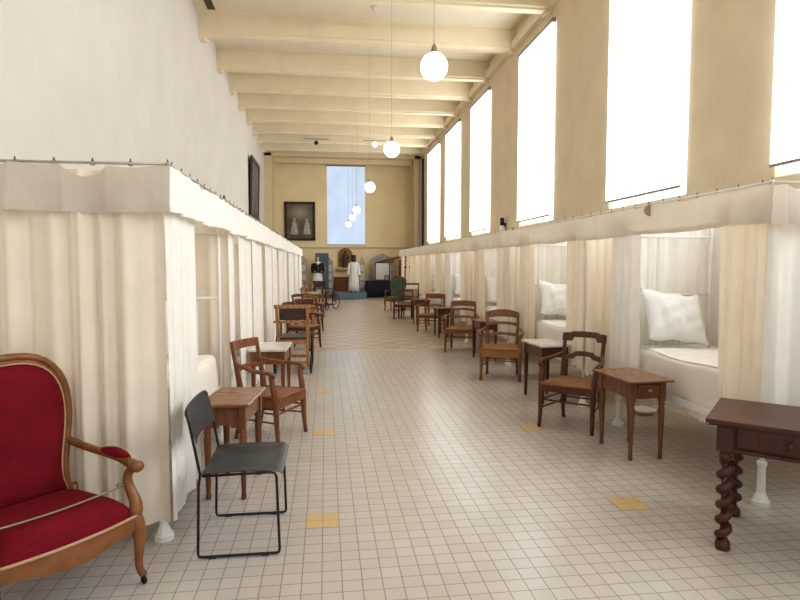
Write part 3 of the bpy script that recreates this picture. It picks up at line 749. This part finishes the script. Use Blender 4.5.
# black sheet steel chair
t = thing('metal_chair', 'black perforated steel chair with sled wire base, left foreground', 'chair', (-.475, 3.395, 0), radians(90))
hw, hd = .262, .215
for s in (-1, 1):
    P = [(s*hw, hd+.045, .79), (s*hw, hd+.03, .73), (s*hw, hd-.02, .46), (s*hw, hd-.01, .40), (s*(hw), hd, .03), (s*hw, hd-.004, .013), (s*hw, hd-.025, .009), (s*hw, -hd+.02, .009), (s*hw, -hd+.004, .013), (s*hw, -hd, .03), (s*hw, -hd+.012, .43), (s*hw, -hd+.02, .452), (s*hw, -hd+.05, .458), (s*hw, hd-.03, .452)]
    fo = MB().tube(P, .0075, 8).to('sled_frame', 'black', t)
    f2 = MB()
    for yy in (-.14, .14): f2.box((s*hw, yy, .006), (.022, .045, .012), 0, .004)
    f2.to('glide', 'rubber', fo)
b = MB(); b.tube(bez([(-hw, hd+.045, .78), (-hw, hd+.05, .812), (-hw+.03, hd+.05, .814), (0, hd+.075, .816), (hw-.03, hd+.05, .814), (hw, hd+.05, .812), (hw, hd+.045, .78)], 14), .0075, 8); b.to('top_bar', 'black', t)
b = MB()
b.grid(lambda u, v: ((u*2-1)*(hw-.006), hd+.03*(1-(u*2-1)**2)+.044-.05*v*1.0, .795-.175*v), 14, 6)
b.grid(lambda u, v: ((u*2-1)*(hw-.006), hd+.03*(1-(u*2-1)**2)+.048-.05*v*1.0, .795-.175*v), 14, 6); b.to('backrest', 'perf', t)
b = MB()
def sf(u, v, dz):
    a = v*2-1; y = hd-.02-u*(2*hd-.0)
    z = .462-.012*(1-a*a)+.006*sin(u*3)-dz
    if u > .93: z -= .018*((u-.93)/.07)**1.5
    return (a*(hw-.006), y, z)
b.grid(lambda u, v: sf(u, v, 0), 18, 14); b.grid(lambda u, v: sf(u, v, .004), 18, 14); b.to('seat', 'perf', t)

# ---------------------------------------------------------------- tables
def table(label, loc, rz, W, D, H, wm, tm, leg='turned', th=.022, apron=.13, drawer='-y', over=.03, name='nightstand', skirt=False, knob='brass'):
    t = thing(name, label, 'table', loc, rz)
    b = MB(); b.box((0, 0, H-th/2), (W, D, th), 0, .006); b.to('tabletop', tm, t)
    ax, ay = W/2-over, D/2-over; zt = H-th; zb = zt-apron
    for sx in (-1, 1):
        for sy in (-1, 1):
            x, y = sx*(ax-.022), sy*(ay-.022); l = MB()
            l.box((x, y, (zt+zb)/2-.012), (.048, .048, apron+.024), 0, .003)
            if leg == 'turned':
                z = zb-.024
                l.lathe([(.016, 0), (.019, .02), (.015, .04), (.026, z*.80), (.027, z*.88), (.019, z*.91), (.028, z*.95), (.022, z*.98), (.024, z)], (x, y, 0), 12)
            elif leg == 'taper':
                l.tube([(x-sx*.0, y, 0), (x, y, zb)], [.013, .023], 4)
            l.to('leg', wm, t)
    f = MB()
    f.box((0, ay-.02, (zt+zb)/2), (2*ax-.07, .02, apron))
    f.box((-ax+.02, 0, (zt+zb)/2), (.02, 2*ay-.07, apron)); f.box((ax-.02, 0, (zt+zb)/2), (.02, 2*ay-.07, apron))
    f.box((0, -ay+.022, (zt+zb)/2), (2*ax-.07, .02, apron))
    if skirt:    # shaped corners under the front rail
        for sx in (-1, 1): f.prism([(sx*(ax-.045), -ay+.014), (sx*(ax-.10), -ay+.014), (sx*(ax-.10), -ay+.03), (sx*(ax-.045), -ay+.03)], zb-.018, zb+.004)
    f.to('apron', wm, t)
    if drawer:
        dr = MB().box((0, -ay+.007, (zt+zb)/2+.004), (2*ax-.13, .014, apron-.045), 0, .004).to('drawer', wm, t)
        MB().lathe([(.006, 0), (.006, .012), (.015, .018), (.016, .026), (.008, .032)], n=12).to('knob', knob, dr)
        kn = dr.children[0]; kn.rotation_euler = (radians(90), 0, 0); kn.location = (0, -ay, (zt+zb)/2+.004)
    return t
table('brown nightstand with drawer and turned legs beside the nearest right bed', (2.545, 4.545, 0), radians(3), .40, .58, .655, 'w_table', 'w_top', 'turned', .02, .135, '-y', .045)
table('brown wooden nightstand behind the black metal chair', (-.65, 4.16, 0), radians(-6), .34, .56, .655, 'w_table', 'w_top', 'turned', .02, .13, None, .03, skirt=True)
table('small table with pale marble top beside the dark scalloped armchair', (2.545, 6.47, 0), radians(4), .37, .56, .67, 'w_red', 'marble', 'taper', .025, .12, None, .025, name='marble_topped_table')
table('low table with pale marble top behind the left wooden armchair', (-.61, 6.62, 0), radians(-3), .40, .62, .665, 'w_mid', 'marble', 'taper', .028, .14, None, .02, name='marble_topped_table')
table('brown table half hidden behind the orange brown rush armchair', (2.60, 9.3, 0), 0, .32, .56, .66, 'w_red', 'w_top', 'taper', .022, .12, None, .02)
table('dark brown nightstand with bare top, third table in the right row', (2.55, 12.4, 0), 0, .38, .56, .64, 'w_red', 'w_top', 'taper', .022, .12, '-y', .02)
table('reddish nightstand before the low dark armchair, farthest table in the right row', (2.48, 15.0, 0), 0, .40, .60, .66, 'w_table', 'w_top', 'taper', .022, .15, '-y', .02)
table('honey coloured table beyond the wooden wheelchair in the left row', (-.50, 12.3, 0), 0, .56, .6, .70, 'w_honey', 'w_top', 'taper', .025, .13, None, .02)
table('small brown table second beyond the wheelchair in the left row', (-.55, 15.4, 0), 0, .5, .55, .68, 'w_table', 'w_top', 'taper', .022, .12, None, .02)
table('pale topped far table in the left row before the dark wheelchair', (-.50, 18.6, 0), 0, .55, .6, .68, 'w_honey', 'marble', 'taper', .022, .12, None, .02)

# dark table on barley twist legs
t = thing('writing_table', 'dark walnut table with barley twist legs at the right front', 'table', (2.76, 2.70, 0), radians(-43))
TW, TD, TH = 1.30, .62, .73
b = MB(); b.box((0, 0, TH-.012), (TW, TD, .024), 0, .006); b.box((0, 0, TH-.030), (TW-.03, TD-.03, .014), 0, .004); b.to('tabletop', 'w_dtop', t)
for sx in (-1, 1):
    for sy in (-1, 1):
        x, y = sx*(.55), sy*.265; l = MB(); zb = .56
        l.box((x, y, (TH-.037+zb)/2), (.085, .085, TH-.037-zb), 0, .004)
        l.lathe([(.036, .0), (.04, .012), (.038, .045), (.028, .055)], (x, y, 0), 14)
        l.lathe([(.024, .50), (.036, .515), (.036, .53), (.026, .54), (.036, .552), (.036, .562)], (x, y, 0), 14)
        N = 132; pts = []
        for i in range(N+1):
            u = i/N; z = .035+u*.485; a = 2*pi*5.7*u*(1 if sx*sy > 0 else -1)
            e = min(1, u*12, (1-u)*12); pts.append((x+.022*e*cos(a), y+.022*e*sin(a), z))
        l.tube(pts, .0235, 12); l.lathe([(.016, .03), (.016, .53)], (x, y, 0), 10); l.to('leg', 'w_dark', t)
f = MB()
for sy in (-1, 1): f.box((0, sy*.27, .635), (1.02, .022, .145))
for sx in (-1, 1): f.box((sx*.555, 0, .635), (.022, .45, .145))
f.box((0, -.29, .567), (1.03, .02, .018), 0, .004)
f.to('apron', 'w_dark', t)
for dx_ in (-.255, .255):
    dr = MB().box((dx_, -.287, .642), (.485, .016, .105), 0, .005).to('drawer', 'w_dark', t)
    kn = MB().lathe([(.007, 0), (.007, .012), (.017, .018), (.018, .026), (.008, .034)], n=12).to('knob', 'w_dark', dr)
    kn.rotation_euler = (radians(90), 0, 0); kn.location = (dx_, -.295, .642)

# ---------------------------------------------------------------- wheelchairs
def wheelchair(label, loc, rz, wm, lm):
    """back towards +y (local): faces -y"""
    t = thing('wheelchair', label, 'wheelchair', loc, rz)
    hw = .205
    for s in (-1, 1):
        up = MB(); up.tube([(s*hw, .20, .10), (s*hw, .19, .5), (s*(hw+.01), .24, .80), (s*(hw+.015), .28, .99)], [.02, .022, .02, .018], 4); up.to('leg', wm, t)
        fl = MB(); fl.tube([(s*hw, -.34, .30), (s*hw, -.34, .50), (s*hw, -.32, .70)], [.018, .02, .018], 4); fl.to('leg', wm, t)
        MB().tube(bez([(s*(hw+.005), .235, .74), (s*(hw+.04), .05, .76), (s*(hw+.04), -.15, .72), (s*(hw+.03), -.36, .73), (s*(hw+.02), -.38, .68)], 10), .019, 6).to('armrest', wm, t)
        MB().box((s*hw, -.06, .46), (.03, .54, .055)).to('side_rail', wm, t); MB().box((s*hw, -.08, .17), (.025, .58, .035)).to('side_rail', wm, t)
        wb = MB().ring((s*(hw+.05), .20, .127), .112, .015, 'X', 24, 8).to('wheel', 'rubber', t)
        sp_ = MB()
        for i in range(8): sp_.tube([(s*(hw+.05), .20, .127), (s*(hw+.05), .20+.11*cos(i*pi/4), .127+.11*sin(i*pi/4))], .003, 5)
        sp_.tube([(s*(hw-.02), .20, .127), (s*(hw+.075), .20, .127)], .012, 8); sp_.to('spokes', 'dark_iron', wb)
        wf = MB().ring((s*(hw+.055), -.42, .27), .252, .017, 'X', 30, 8).to('wheel', 'rubber', t)
        sp_ = MB()
        for i in range(12): sp_.tube([(s*(hw+.055), -.42, .27), (s*(hw+.055), -.42+.25*cos(i*pi/6), .27+.25*sin(i*pi/6))], .003, 5)
        sp_.tube([(s*(hw-.03), -.42, .27), (s*(hw+.08), -.42, .27)], .014, 8); sp_.to('spokes', 'dark_iron', wf)
    cr = MB(); cr.box((0, .285, .975), (2*hw+.10, .03, .055), 0, .01); cr.to('crest_rail', wm, t)
    cr = MB(); cr.box((0, .225, .755), (2*hw+.12, .025, .035), 0, .005); cr.to('back_rail', wm, t)
    b = MB(); b.grid(lambda u, v: ((u*2-1)*(hw-.02), .268-.045*v+.02*(1-(u*2-1)**2), .945-.165*v), 12, 6); b.grid(lambda u, v: ((u*2-1)*(hw-.02), .256-.045*v-.0*(1-(u*2-1)**2), .945-.165*v), 12, 6)
    b.to('back_panel', lm, t)
    b = MB(); b.box((0, -.07, .50), (2*hw-.02, .50, .05), 0, .02); b.to('seat', lm, t)
    for c_, d_ in (((0, .20, .46), (2*hw, .03, .06)), ((0, -.33, .46), (2*hw, .03, .06)), ((0, .20, .16), (2*hw, .03, .035)), ((0, -.33, .17), (2*hw, .03, .035))): MB().box(c_, d_).to('cross_rail', wm, t)
    b = MB(); b.box((0, -.50, .16), (.36, .22, .02), 0, .005); b.tube([(-.1, -.33, .17), (-.1, -.5, .16)], .01, 6); b.tube([(.1, -.33, .17), (.1, -.5, .16)], .01, 6); b.to('footrest', wm, t)
    return t
wheelchair('honey wood antique wheelchair with dark leather back seen from behind', (-.475, 8.62, 0), radians(180), 'w_honey', 'leather')
wheelchair('dark wheelchair with thin spoked wheels at far end of the left row', (-.08, 20.3, 0), radians(150), 'w_dark', 'leather')

# ---------------------------------------------------------------- far end display
pf = MB(); poly = [(.30, 26.6), (.48, 25.7), (1.25, 25.75), (1.85, 26.3), (1.85, 27.45), (.30, 27.45)]
pf.prism(poly, 0, .30); pf.to('platform_body', 'bluegrey', thing('display_platform', 'low blue grey platform under the white robe figure', 'platform', (0, 0, 0)))
def figure(label, loc, rz, head, robe, cape, face, H=1.62):
    t = thing('costumed_mannequin', label, 'mannequin', loc, rz); t.scale = (1, 1, H/1.69)
    E = lambda cx, cy, a, b, z, n=24, rip=0: [(cx+(a+rip*sin(j*2*pi*9/n*1.0))*cos(2*pi*j/n), cy+(b+rip*sin(j*2*pi*9/n))*sin(2*pi*j/n), z) for j in range(n)]
    r = MB(); r.loft([E(0, 0, .25, .22, .03, 36, .018), E(0, 0, .235, .20, .3, 36, .014), E(0, 0, .205, .17, .7, 36, .008), E(0, 0, .165, .125, .98, 36, .003), E(0, 0, .185, .125, 1.16, 36), E(0, 0, .20, .115, 1.30, 36), E(0, 0, .155, .09, 1.38, 36), E(0, 0, .065, .06, 1.42, 36)])
    r.to('robe', robe, t)
    for s in (-1, 1):
        a = MB(); a.tube(bez([(s*.18, 0, 1.33), (s*.28, .02, 1.20), (s*.27, .0, 1.02), (s*.235, -.10, .92), (s*.20, -.20, .93)] if face else [(s*.18, 0, 1.33), (s*.225, .02, 1.2), (s*.225, .0, 1.0), (s*.23, -.02, .85), (s*.235, -.06, .78)], 10), [.06, .065, .065, .065, .066, .07, .072, .075, .078, .08, .08], 12); a.to('sleeve', robe if not cape else cape, t)
        if face:
            hnd = MB(); hx, hy, hz = s*.17, -.23, .935
            hnd.ball((hx, hy, hz), (.03, .045, .018), 10, 8)
            for q in range(4): hnd.tube([(hx-s*.002*q+(q-1.5)*.013, hy-.03, hz), (hx+(q-1.5)*.013-s*.015, hy-.07-.006*(1.5-abs(q-1.5)), hz-.006), (hx+(q-1.5)*.012-s*.03, hy-.095, hz-.018)], [.009, .008, .006], 6)
            hnd.tube([(hx-s*.02, hy+.01, hz+.01), (hx-s*.045, hy-.02, hz+.018), (hx-s*.055, hy-.05, hz+.012)], [.01, .009, .007], 6)
            hnd.to('hand', 'skin', t)
    hd = MB(); hm = 'skin' if face else 'darkskin'
    hd.tube([(0, .0, 1.38), (0, -.005, 1.48)], [.05, .045], 12)
    hd.loft([E(0, -.005, .02, .025, 1.435, 16), E(0, -.015, .05, .06, 1.455, 16), E(0, -.01, .066, .08, 1.50, 16), E(0, 0, .074, .09, 1.56, 16), E(0, .005, .072, .09, 1.61, 16), E(0, .01, .05, .065, 1.655, 16), E(0, .01, .01, .012, 1.672, 16)])
    hd.loft([E(0, -.088, .006, .008, 1.575, 8), E(0, -.098, .010, .014, 1.54, 8), E(0, -.094, .014, .014, 1.52, 8), E(0, -.085, .004, .004, 1.51, 8)])
    for s in (-1, 1): hd.ball((s*.075, .0, 1.54), (.012, .02, .03), 8, 6)
    h_ = hd.to('head', hm, t)
    if face:
        e = MB()
        for s in (-1, 1): e.ball((s*.028, -.082, 1.563), (.012, .008, .007), 8, 6)
        e.to('eyes', 'darkskin', h_)
        MB().tube(bez([(-.022, -.084, 1.487), (0, -.094, 1.484), (.022, -.084, 1.487)], 5), [.003, .006, .007, .007, .006, .003], 6).to('mouth', 'cabinet', h_)
    if cape:
        c = MB(); rows = []
        for z, a, b_ in ((.86, .30, .20), (1.0, .285, .19), (1.2, .255, .155), (1.33, .215, .125), (1.40, .11, .085)):
            rows.append([(a*cos(q), b_*sin(q)+.012, z) for q in [radians(-88+j*(356/24)) for j in range(25)]])
        c.loft(rows, close=False, caps=False); c.to('cape', cape, t)
        v = MB(); rows = []
        for z, a, b_ in ((1.22, .17, .15), (1.36, .135, .12), (1.48, .10, .105), (1.58, .092, .105), (1.65, .07, .08), (1.69, .015, .02)):
            rows.append([(a*cos(q), b_*sin(q)+.018, z) for q in [radians(-40+j*(260/20)) for j in range(21)]])
        v.loft(rows, close=False, caps=False); v.to('veil', cape, t)
        w = MB(); rows = []
        for z, a, b_ in ((1.28, .12, .12), (1.36, .10, .10), (1.44, .078, .088)):
            rows.append(E(0, -.02, a, b_, z, 18))
        w.loft(rows); w.to('wimple', robe, t)
    else:
        v = MB(); v.loft([E(0, .015, .088, .10, 1.34, 18), E(0, .012, .09, .105, 1.46, 18), E(0, .012, .10, .112, 1.60, 18), E(0, .012, .105, .115, 1.70, 18), E(0, .012, .10, .11, 1.72, 18)]); v.to('cap', 'darkskin', t)
        p = MB(); p.box((0, -.165, .62), (.16, .02, 1.16), 0, .006); p.to('scapular', robe, t)
        sh_ = MB()
        for s in (-1, 1): sh_.ball((s*.09, -.17, .035), (.05, .11, .035), 12, 8)
        sh_.to('shoe', 'blackcloth', t)
    return t
st = thing('mannequin_stand', 'pale low stand under the nun mannequin', 'stand', (-.33, 26.9, 0))
MB().box((0, 0, .18), (.72, .62, .36), 0, .01).to('stand_body', 'panel', st); MB().box((0, 0, .375), (.76, .66, .03), 0, .008).to('stand_top', 'paper', st)
figure('nun mannequin in white habit, black cape and veil on a low stand', (-.36, 26.9, .39), radians(8), 'skin', 'habit', 'blackcloth', True, 1.54)
figure('headless looking dummy in long white robe with tall dark cap on the platform', (1.27, 26.45, .30), radians(-6), 'dark', 'habit', None, False, 1.66)
sl = thing('exhibition_screen', 'tall slate grey display panel standing behind the nun mannequin', 'panel', (-.16, 27.7, 0))
MB().box((0, 0, 1.10), (.62, .05, 1.98), 0, .006).to('board', 'slate', sl); MB().box((0, 0, .055), (.62, .4, .11), 0, .01).to('foot', 'slate', sl)
lf = MB().box((.08, -.03, 1.32), (.18, .012, .32)).to('leaflet', 'tag', sl)
def gothic(label, x, y, w, h, rz):
    t = thing('exhibition_screen', label, 'panel', (x, y, 0), rz, 'grey printed panels before the end wall')
    pts = [(-w/2, .08), (w/2, .08), (w/2, h*.86), (w*.28, h*.93), (0, h), (-w*.28, h*.93), (-w/2, h*.86)]
    b = MB(); b.loft([[(a, -.02, z) for a, z in pts], [(a, .02, z) for a, z in pts]], smooth=False); b.to('board', 'panel', t)
    f = MB()
    for s in (-1, 1): f.box((s*w*.35, 0, .04), (.05, .45, .08), 0, .01)
    f.to('foot', 'bar', t)
    p = MB()
    for i in range(3): p.box((0, -.024, .55+i*.42), (w*.74, .006, .30))
    p.to('print', 'paper' if False else 'marble', t)
gothic('grey printed panel at far left end, partly behind the left curtains', -1.15, 27.9, .62, 2.05, radians(6))
gothic('narrow grey printed panel between nun mannequin and saint niche', .13, 28.3, .46, 1.95, radians(0))
gothic('narrow grey printed panel right of the white robe figure', 1.75, 28.2, .24, 1.95, 0)
gothic('wide grey printed panel behind the navy draped table', 2.78, 28.5, 1.15, 2.1, radians(-5))
cb = thing('wooden_cabinet', 'low red brown wooden cabinet below the saint niche', 'cabinet', (1.0, 28.62, 0))
MB().box((0, 0, .46), (1.15, .55, .90), 0, .01).to('carcass', 'cabinet', cb); MB().box((0, 0, .93), (1.22, .60, .04), 0, .01).to('cabinet_top', 'cabinet', cb)
for s in (-1, 1):
    d_ = MB().box((s*.28, -.285, .46), (.52, .02, .76), 0, .008).to('door', 'cabinet', cb); MB().ball((s*.06, -.305, .5), .018, 10, 6).to('knob', 'brass', d_)
# niche with saint statue
nc = thing('wall_niche', 'arched ochre niche on the end wall holding a dark statue', 'niche', (.98, YE-.0, 0))
arch_ = lambda r, zc, z0_: [(-r, z0_)]+[(r*cos(a), zc+r*sin(a)) for a in [pi-pi*i/14 for i in range(15)]]+[(r, z0_)]
A, B = arch_(.33, 2.02, 1.42), arch_(.26, 2.02, 1.42)
b = MB(); b.loft([[(x, y, z) for x, z in A] for y in (-.03, -.003)], smooth=False); b.to('niche_back', 'niche', nc)
b = MB()
path = [(x, -.06, z) for x, z in A]; b.tube(path, .035, 6); b.to('niche_arch', 'w_honey', nc)
b = MB(); b.box((0, -.17, 1.36), (.86, .34, .07), 0, .02); b.box((0, -.13, 1.29), (.7, .24, .07), 0, .02); b.to('niche_shelf', 'wall_end', nc)
b = MB(); b.lathe([(.14, 1.397), (.15, 1.43), (.12, 1.45), (.15, 1.5), (.145, 1.75), (.12, 1.9), (.135, 1.98), (.11, 2.04), (.05, 2.08), (.045, 2.10), (.07, 2.13), (.075, 2.17), (.06, 2.21), (.01, 2.24)], (0, 0, 0), 16, 1, .75)
for s in (-1, 1): b.tube(bez([(s*.12, 0, 1.99), (s*.20, -.02, 1.88), (s*.15, -.10, 1.80), (s*.04, -.13, 1.86)], 8), [.04, .04, .04, .036, .034, .03, .028, .025, .02], 8)
so = b.to('saint_statue', 'statue'); so.location = (.98, YE-.19, 0); tag(so, 'dark carved saint statue standing in the arched end wall niche', 'statue')
# navy draped table
nt_ = thing('draped_table', 'long table under a navy cloth at the far right end', 'table', (2.62, 27.65, 0))
b = MB(); b.box((0, 0, .76), (1.42, .72, .03), 0, .008); b.to('tabletop', 'w_dark', nt_)
b = MB(); N = 96; secs = []
def rect(w, d, z, amp):
    out = []
    for j in range(N):
        a = j/N*4; k_ = int(a); f_ = a-k_; rip = amp*sin(j*2*pi/6)
        p = [(-w+2*w*f_, -d-rip), (w+rip, -d+2*d*f_), (w-2*w*f_, d+rip), (-w-rip, d-2*d*f_)][k_]
        out.append((p[0], p[1], z))
    return out
b.loft([rect(.74, .39, .02, .012), rect(.73, .38, .4, .006), rect(.72, .37, .775, 0), rect(.70, .35, .785, 0)]); b.to('table_drape', 'navy', nt_)
ph = thing('framed_board', 'white framed notice board standing on the navy draped table', 'board', (2.72, 27.85, .79), radians(-4))
MB().box((0, 0, .43), (.66, .02, .80)).to('board', 'paper', ph)
b = MB()
for s in (-1, 1): b.box((s*.34, 0, .43), (.04, .04, .86))
b.box((0, 0, .02), (.72, .04, .04)); b.box((0, 0, .85), (.72, .04, .04)); b.to('frame', 'frame', ph)
sf_ = thing('framed_photograph', 'small dark framed picture at the front of the navy draped table', 'picture', (2.90, 27.55, .79), radians(-10))
MB().box((0, 0, .13), (.24, .02, .26), 0, .004).to('frame', 'frame', sf_); MB().box((0, -.012, .13), (.17, .006, .19)).to('photo', 'panel', sf_)
wd = thing('wooden_stand', 'tall red brown wooden stand with slanted arm at far right end', 'stand', (3.62, 28.25, 0))
b = MB(); b.box((0, 0, .9), (.12, .10, 1.8), 0, .01); b.to('post', 'cabinet', wd)
b = MB(); b.tube([(-1.15, -.05, 1.66), (-.4, -.05, 1.83), (.3, -.05, 1.98)], [.04, .06, .07], 4); b.to('slanted_arm', 'cabinet', wd)
b = MB(); b.box((.2, -.05, 1.42), (.62, .06, .09), 0, .01); b.box((0, 0, .03), (.5, .45, .06), 0, .01); b.to('crossbar', 'cabinet', wd)
# grey hanging panel on right wall near the end
hp = thing('hanging_panel', 'tall pale grey hanging panel on the right wall beside the far corner', 'panel', (RX-.06, 27.0, 0), 0)
MB().grid(lambda u, v: (-.05+.02*sin(u*14), -.85+u*1.6, 6.3-v*3.85), 24, 4).to('panel_cloth', 'panel', hp); MB().box((.0, -.86, 4.37), (.09, .06, 3.9)).to('side_bar', 'w_dark', hp); MB().tube([(-.05, -.9, 6.32), (-.05, .82, 6.32)], .025, 8).to('rod', 'bar', hp)
# paintings
p1 = thing('framed_painting', 'dark framed oil painting of two pale robed figures on the end wall', 'painting', (-1.23, YE-.03, 3.67))
MB().box((0, 0, 0), (1.26, .03, 1.60)).to('canvas', 'paint1', p1)
b = MB()
for s in (-1, 1): b.box((s*.68, -.01, 0), (.13, .07, 1.88), 0, .02); b.box((0, -.01, s*.875), (1.49, .07, .13), 0, .02)
b.to('frame', 'frame', p1)
for s in (-1, 1):
    b = MB(); b.lathe([(.01, .36), (.05, .33), (.055, .26), (.03, .22), (.09, .16), (.12, 0), (.17, -.3), (.19, -.42), (.01, -.43)], (s*.30+.04, -.016, -.22), 12, 1, .03); b.to('painted_figure', 'figwhite', p1)
p2 = thing('framed_painting', 'tall dark framed painting seen edge on upon the left wall', 'painting', (LX+.06, 22.5, 3.35)); p2.rotation_euler = (0, radians(1.5), 0)
MB().box((0, 0, 1.02), (.03, 2.1, 1.9)).to('canvas', 'paint2', p2)
b = MB()
for s in (-1, 1): b.box((.01, s*1.1, 1.02), (.08, .16, 2.1), 0, .02)
b.box((.01, 0, .05), (.08, 2.3, .14), 0, .02); b.box((.01, 0, 2.02), (.08, 2.3, .14), 0, .02); b.to('frame', 'frame', p2)

# ---------------------------------------------------------------- light, world, camera
wld = bpy.data.worlds.new('daylight'); S.world = wld; wld.use_nodes = True
bg = wld.node_tree.nodes['Background']; bg.inputs['Color'].default_value = (.90, .95, 1, 1); bg.inputs['Strength'].default_value = 1.0
cam = bpy.data.cameras.new('camera'); cam.sensor_width = 36; cam.lens = 580/800*36; cam.clip_start = .05; cam.clip_end = 200
co = bpy.data.objects.new('camera', cam); COL.objects.link(co)
co.location = (0, 0, 1.58); co.rotation_euler = (radians(90)-math.atan(36/580), 0, -radians(7.3056))
S.camera = co
S.view_settings.view_transform = 'Standard'; S.view_settings.look = 'None'
S.view_settings.exposure = 0.36; S.view_settings.gamma = 0.86
S.cycles.sample_clamp_indirect = 8
S.cycles.diffuse_bounces = 8; S.cycles.max_bounces = 14; S.cycles.transmission_bounces = 8
for o in S.objects:
    if 'label' in o and not (4 <= len(o['label'].split()) <= 16): print('LABEL', len(o['label'].split()), o['label'])
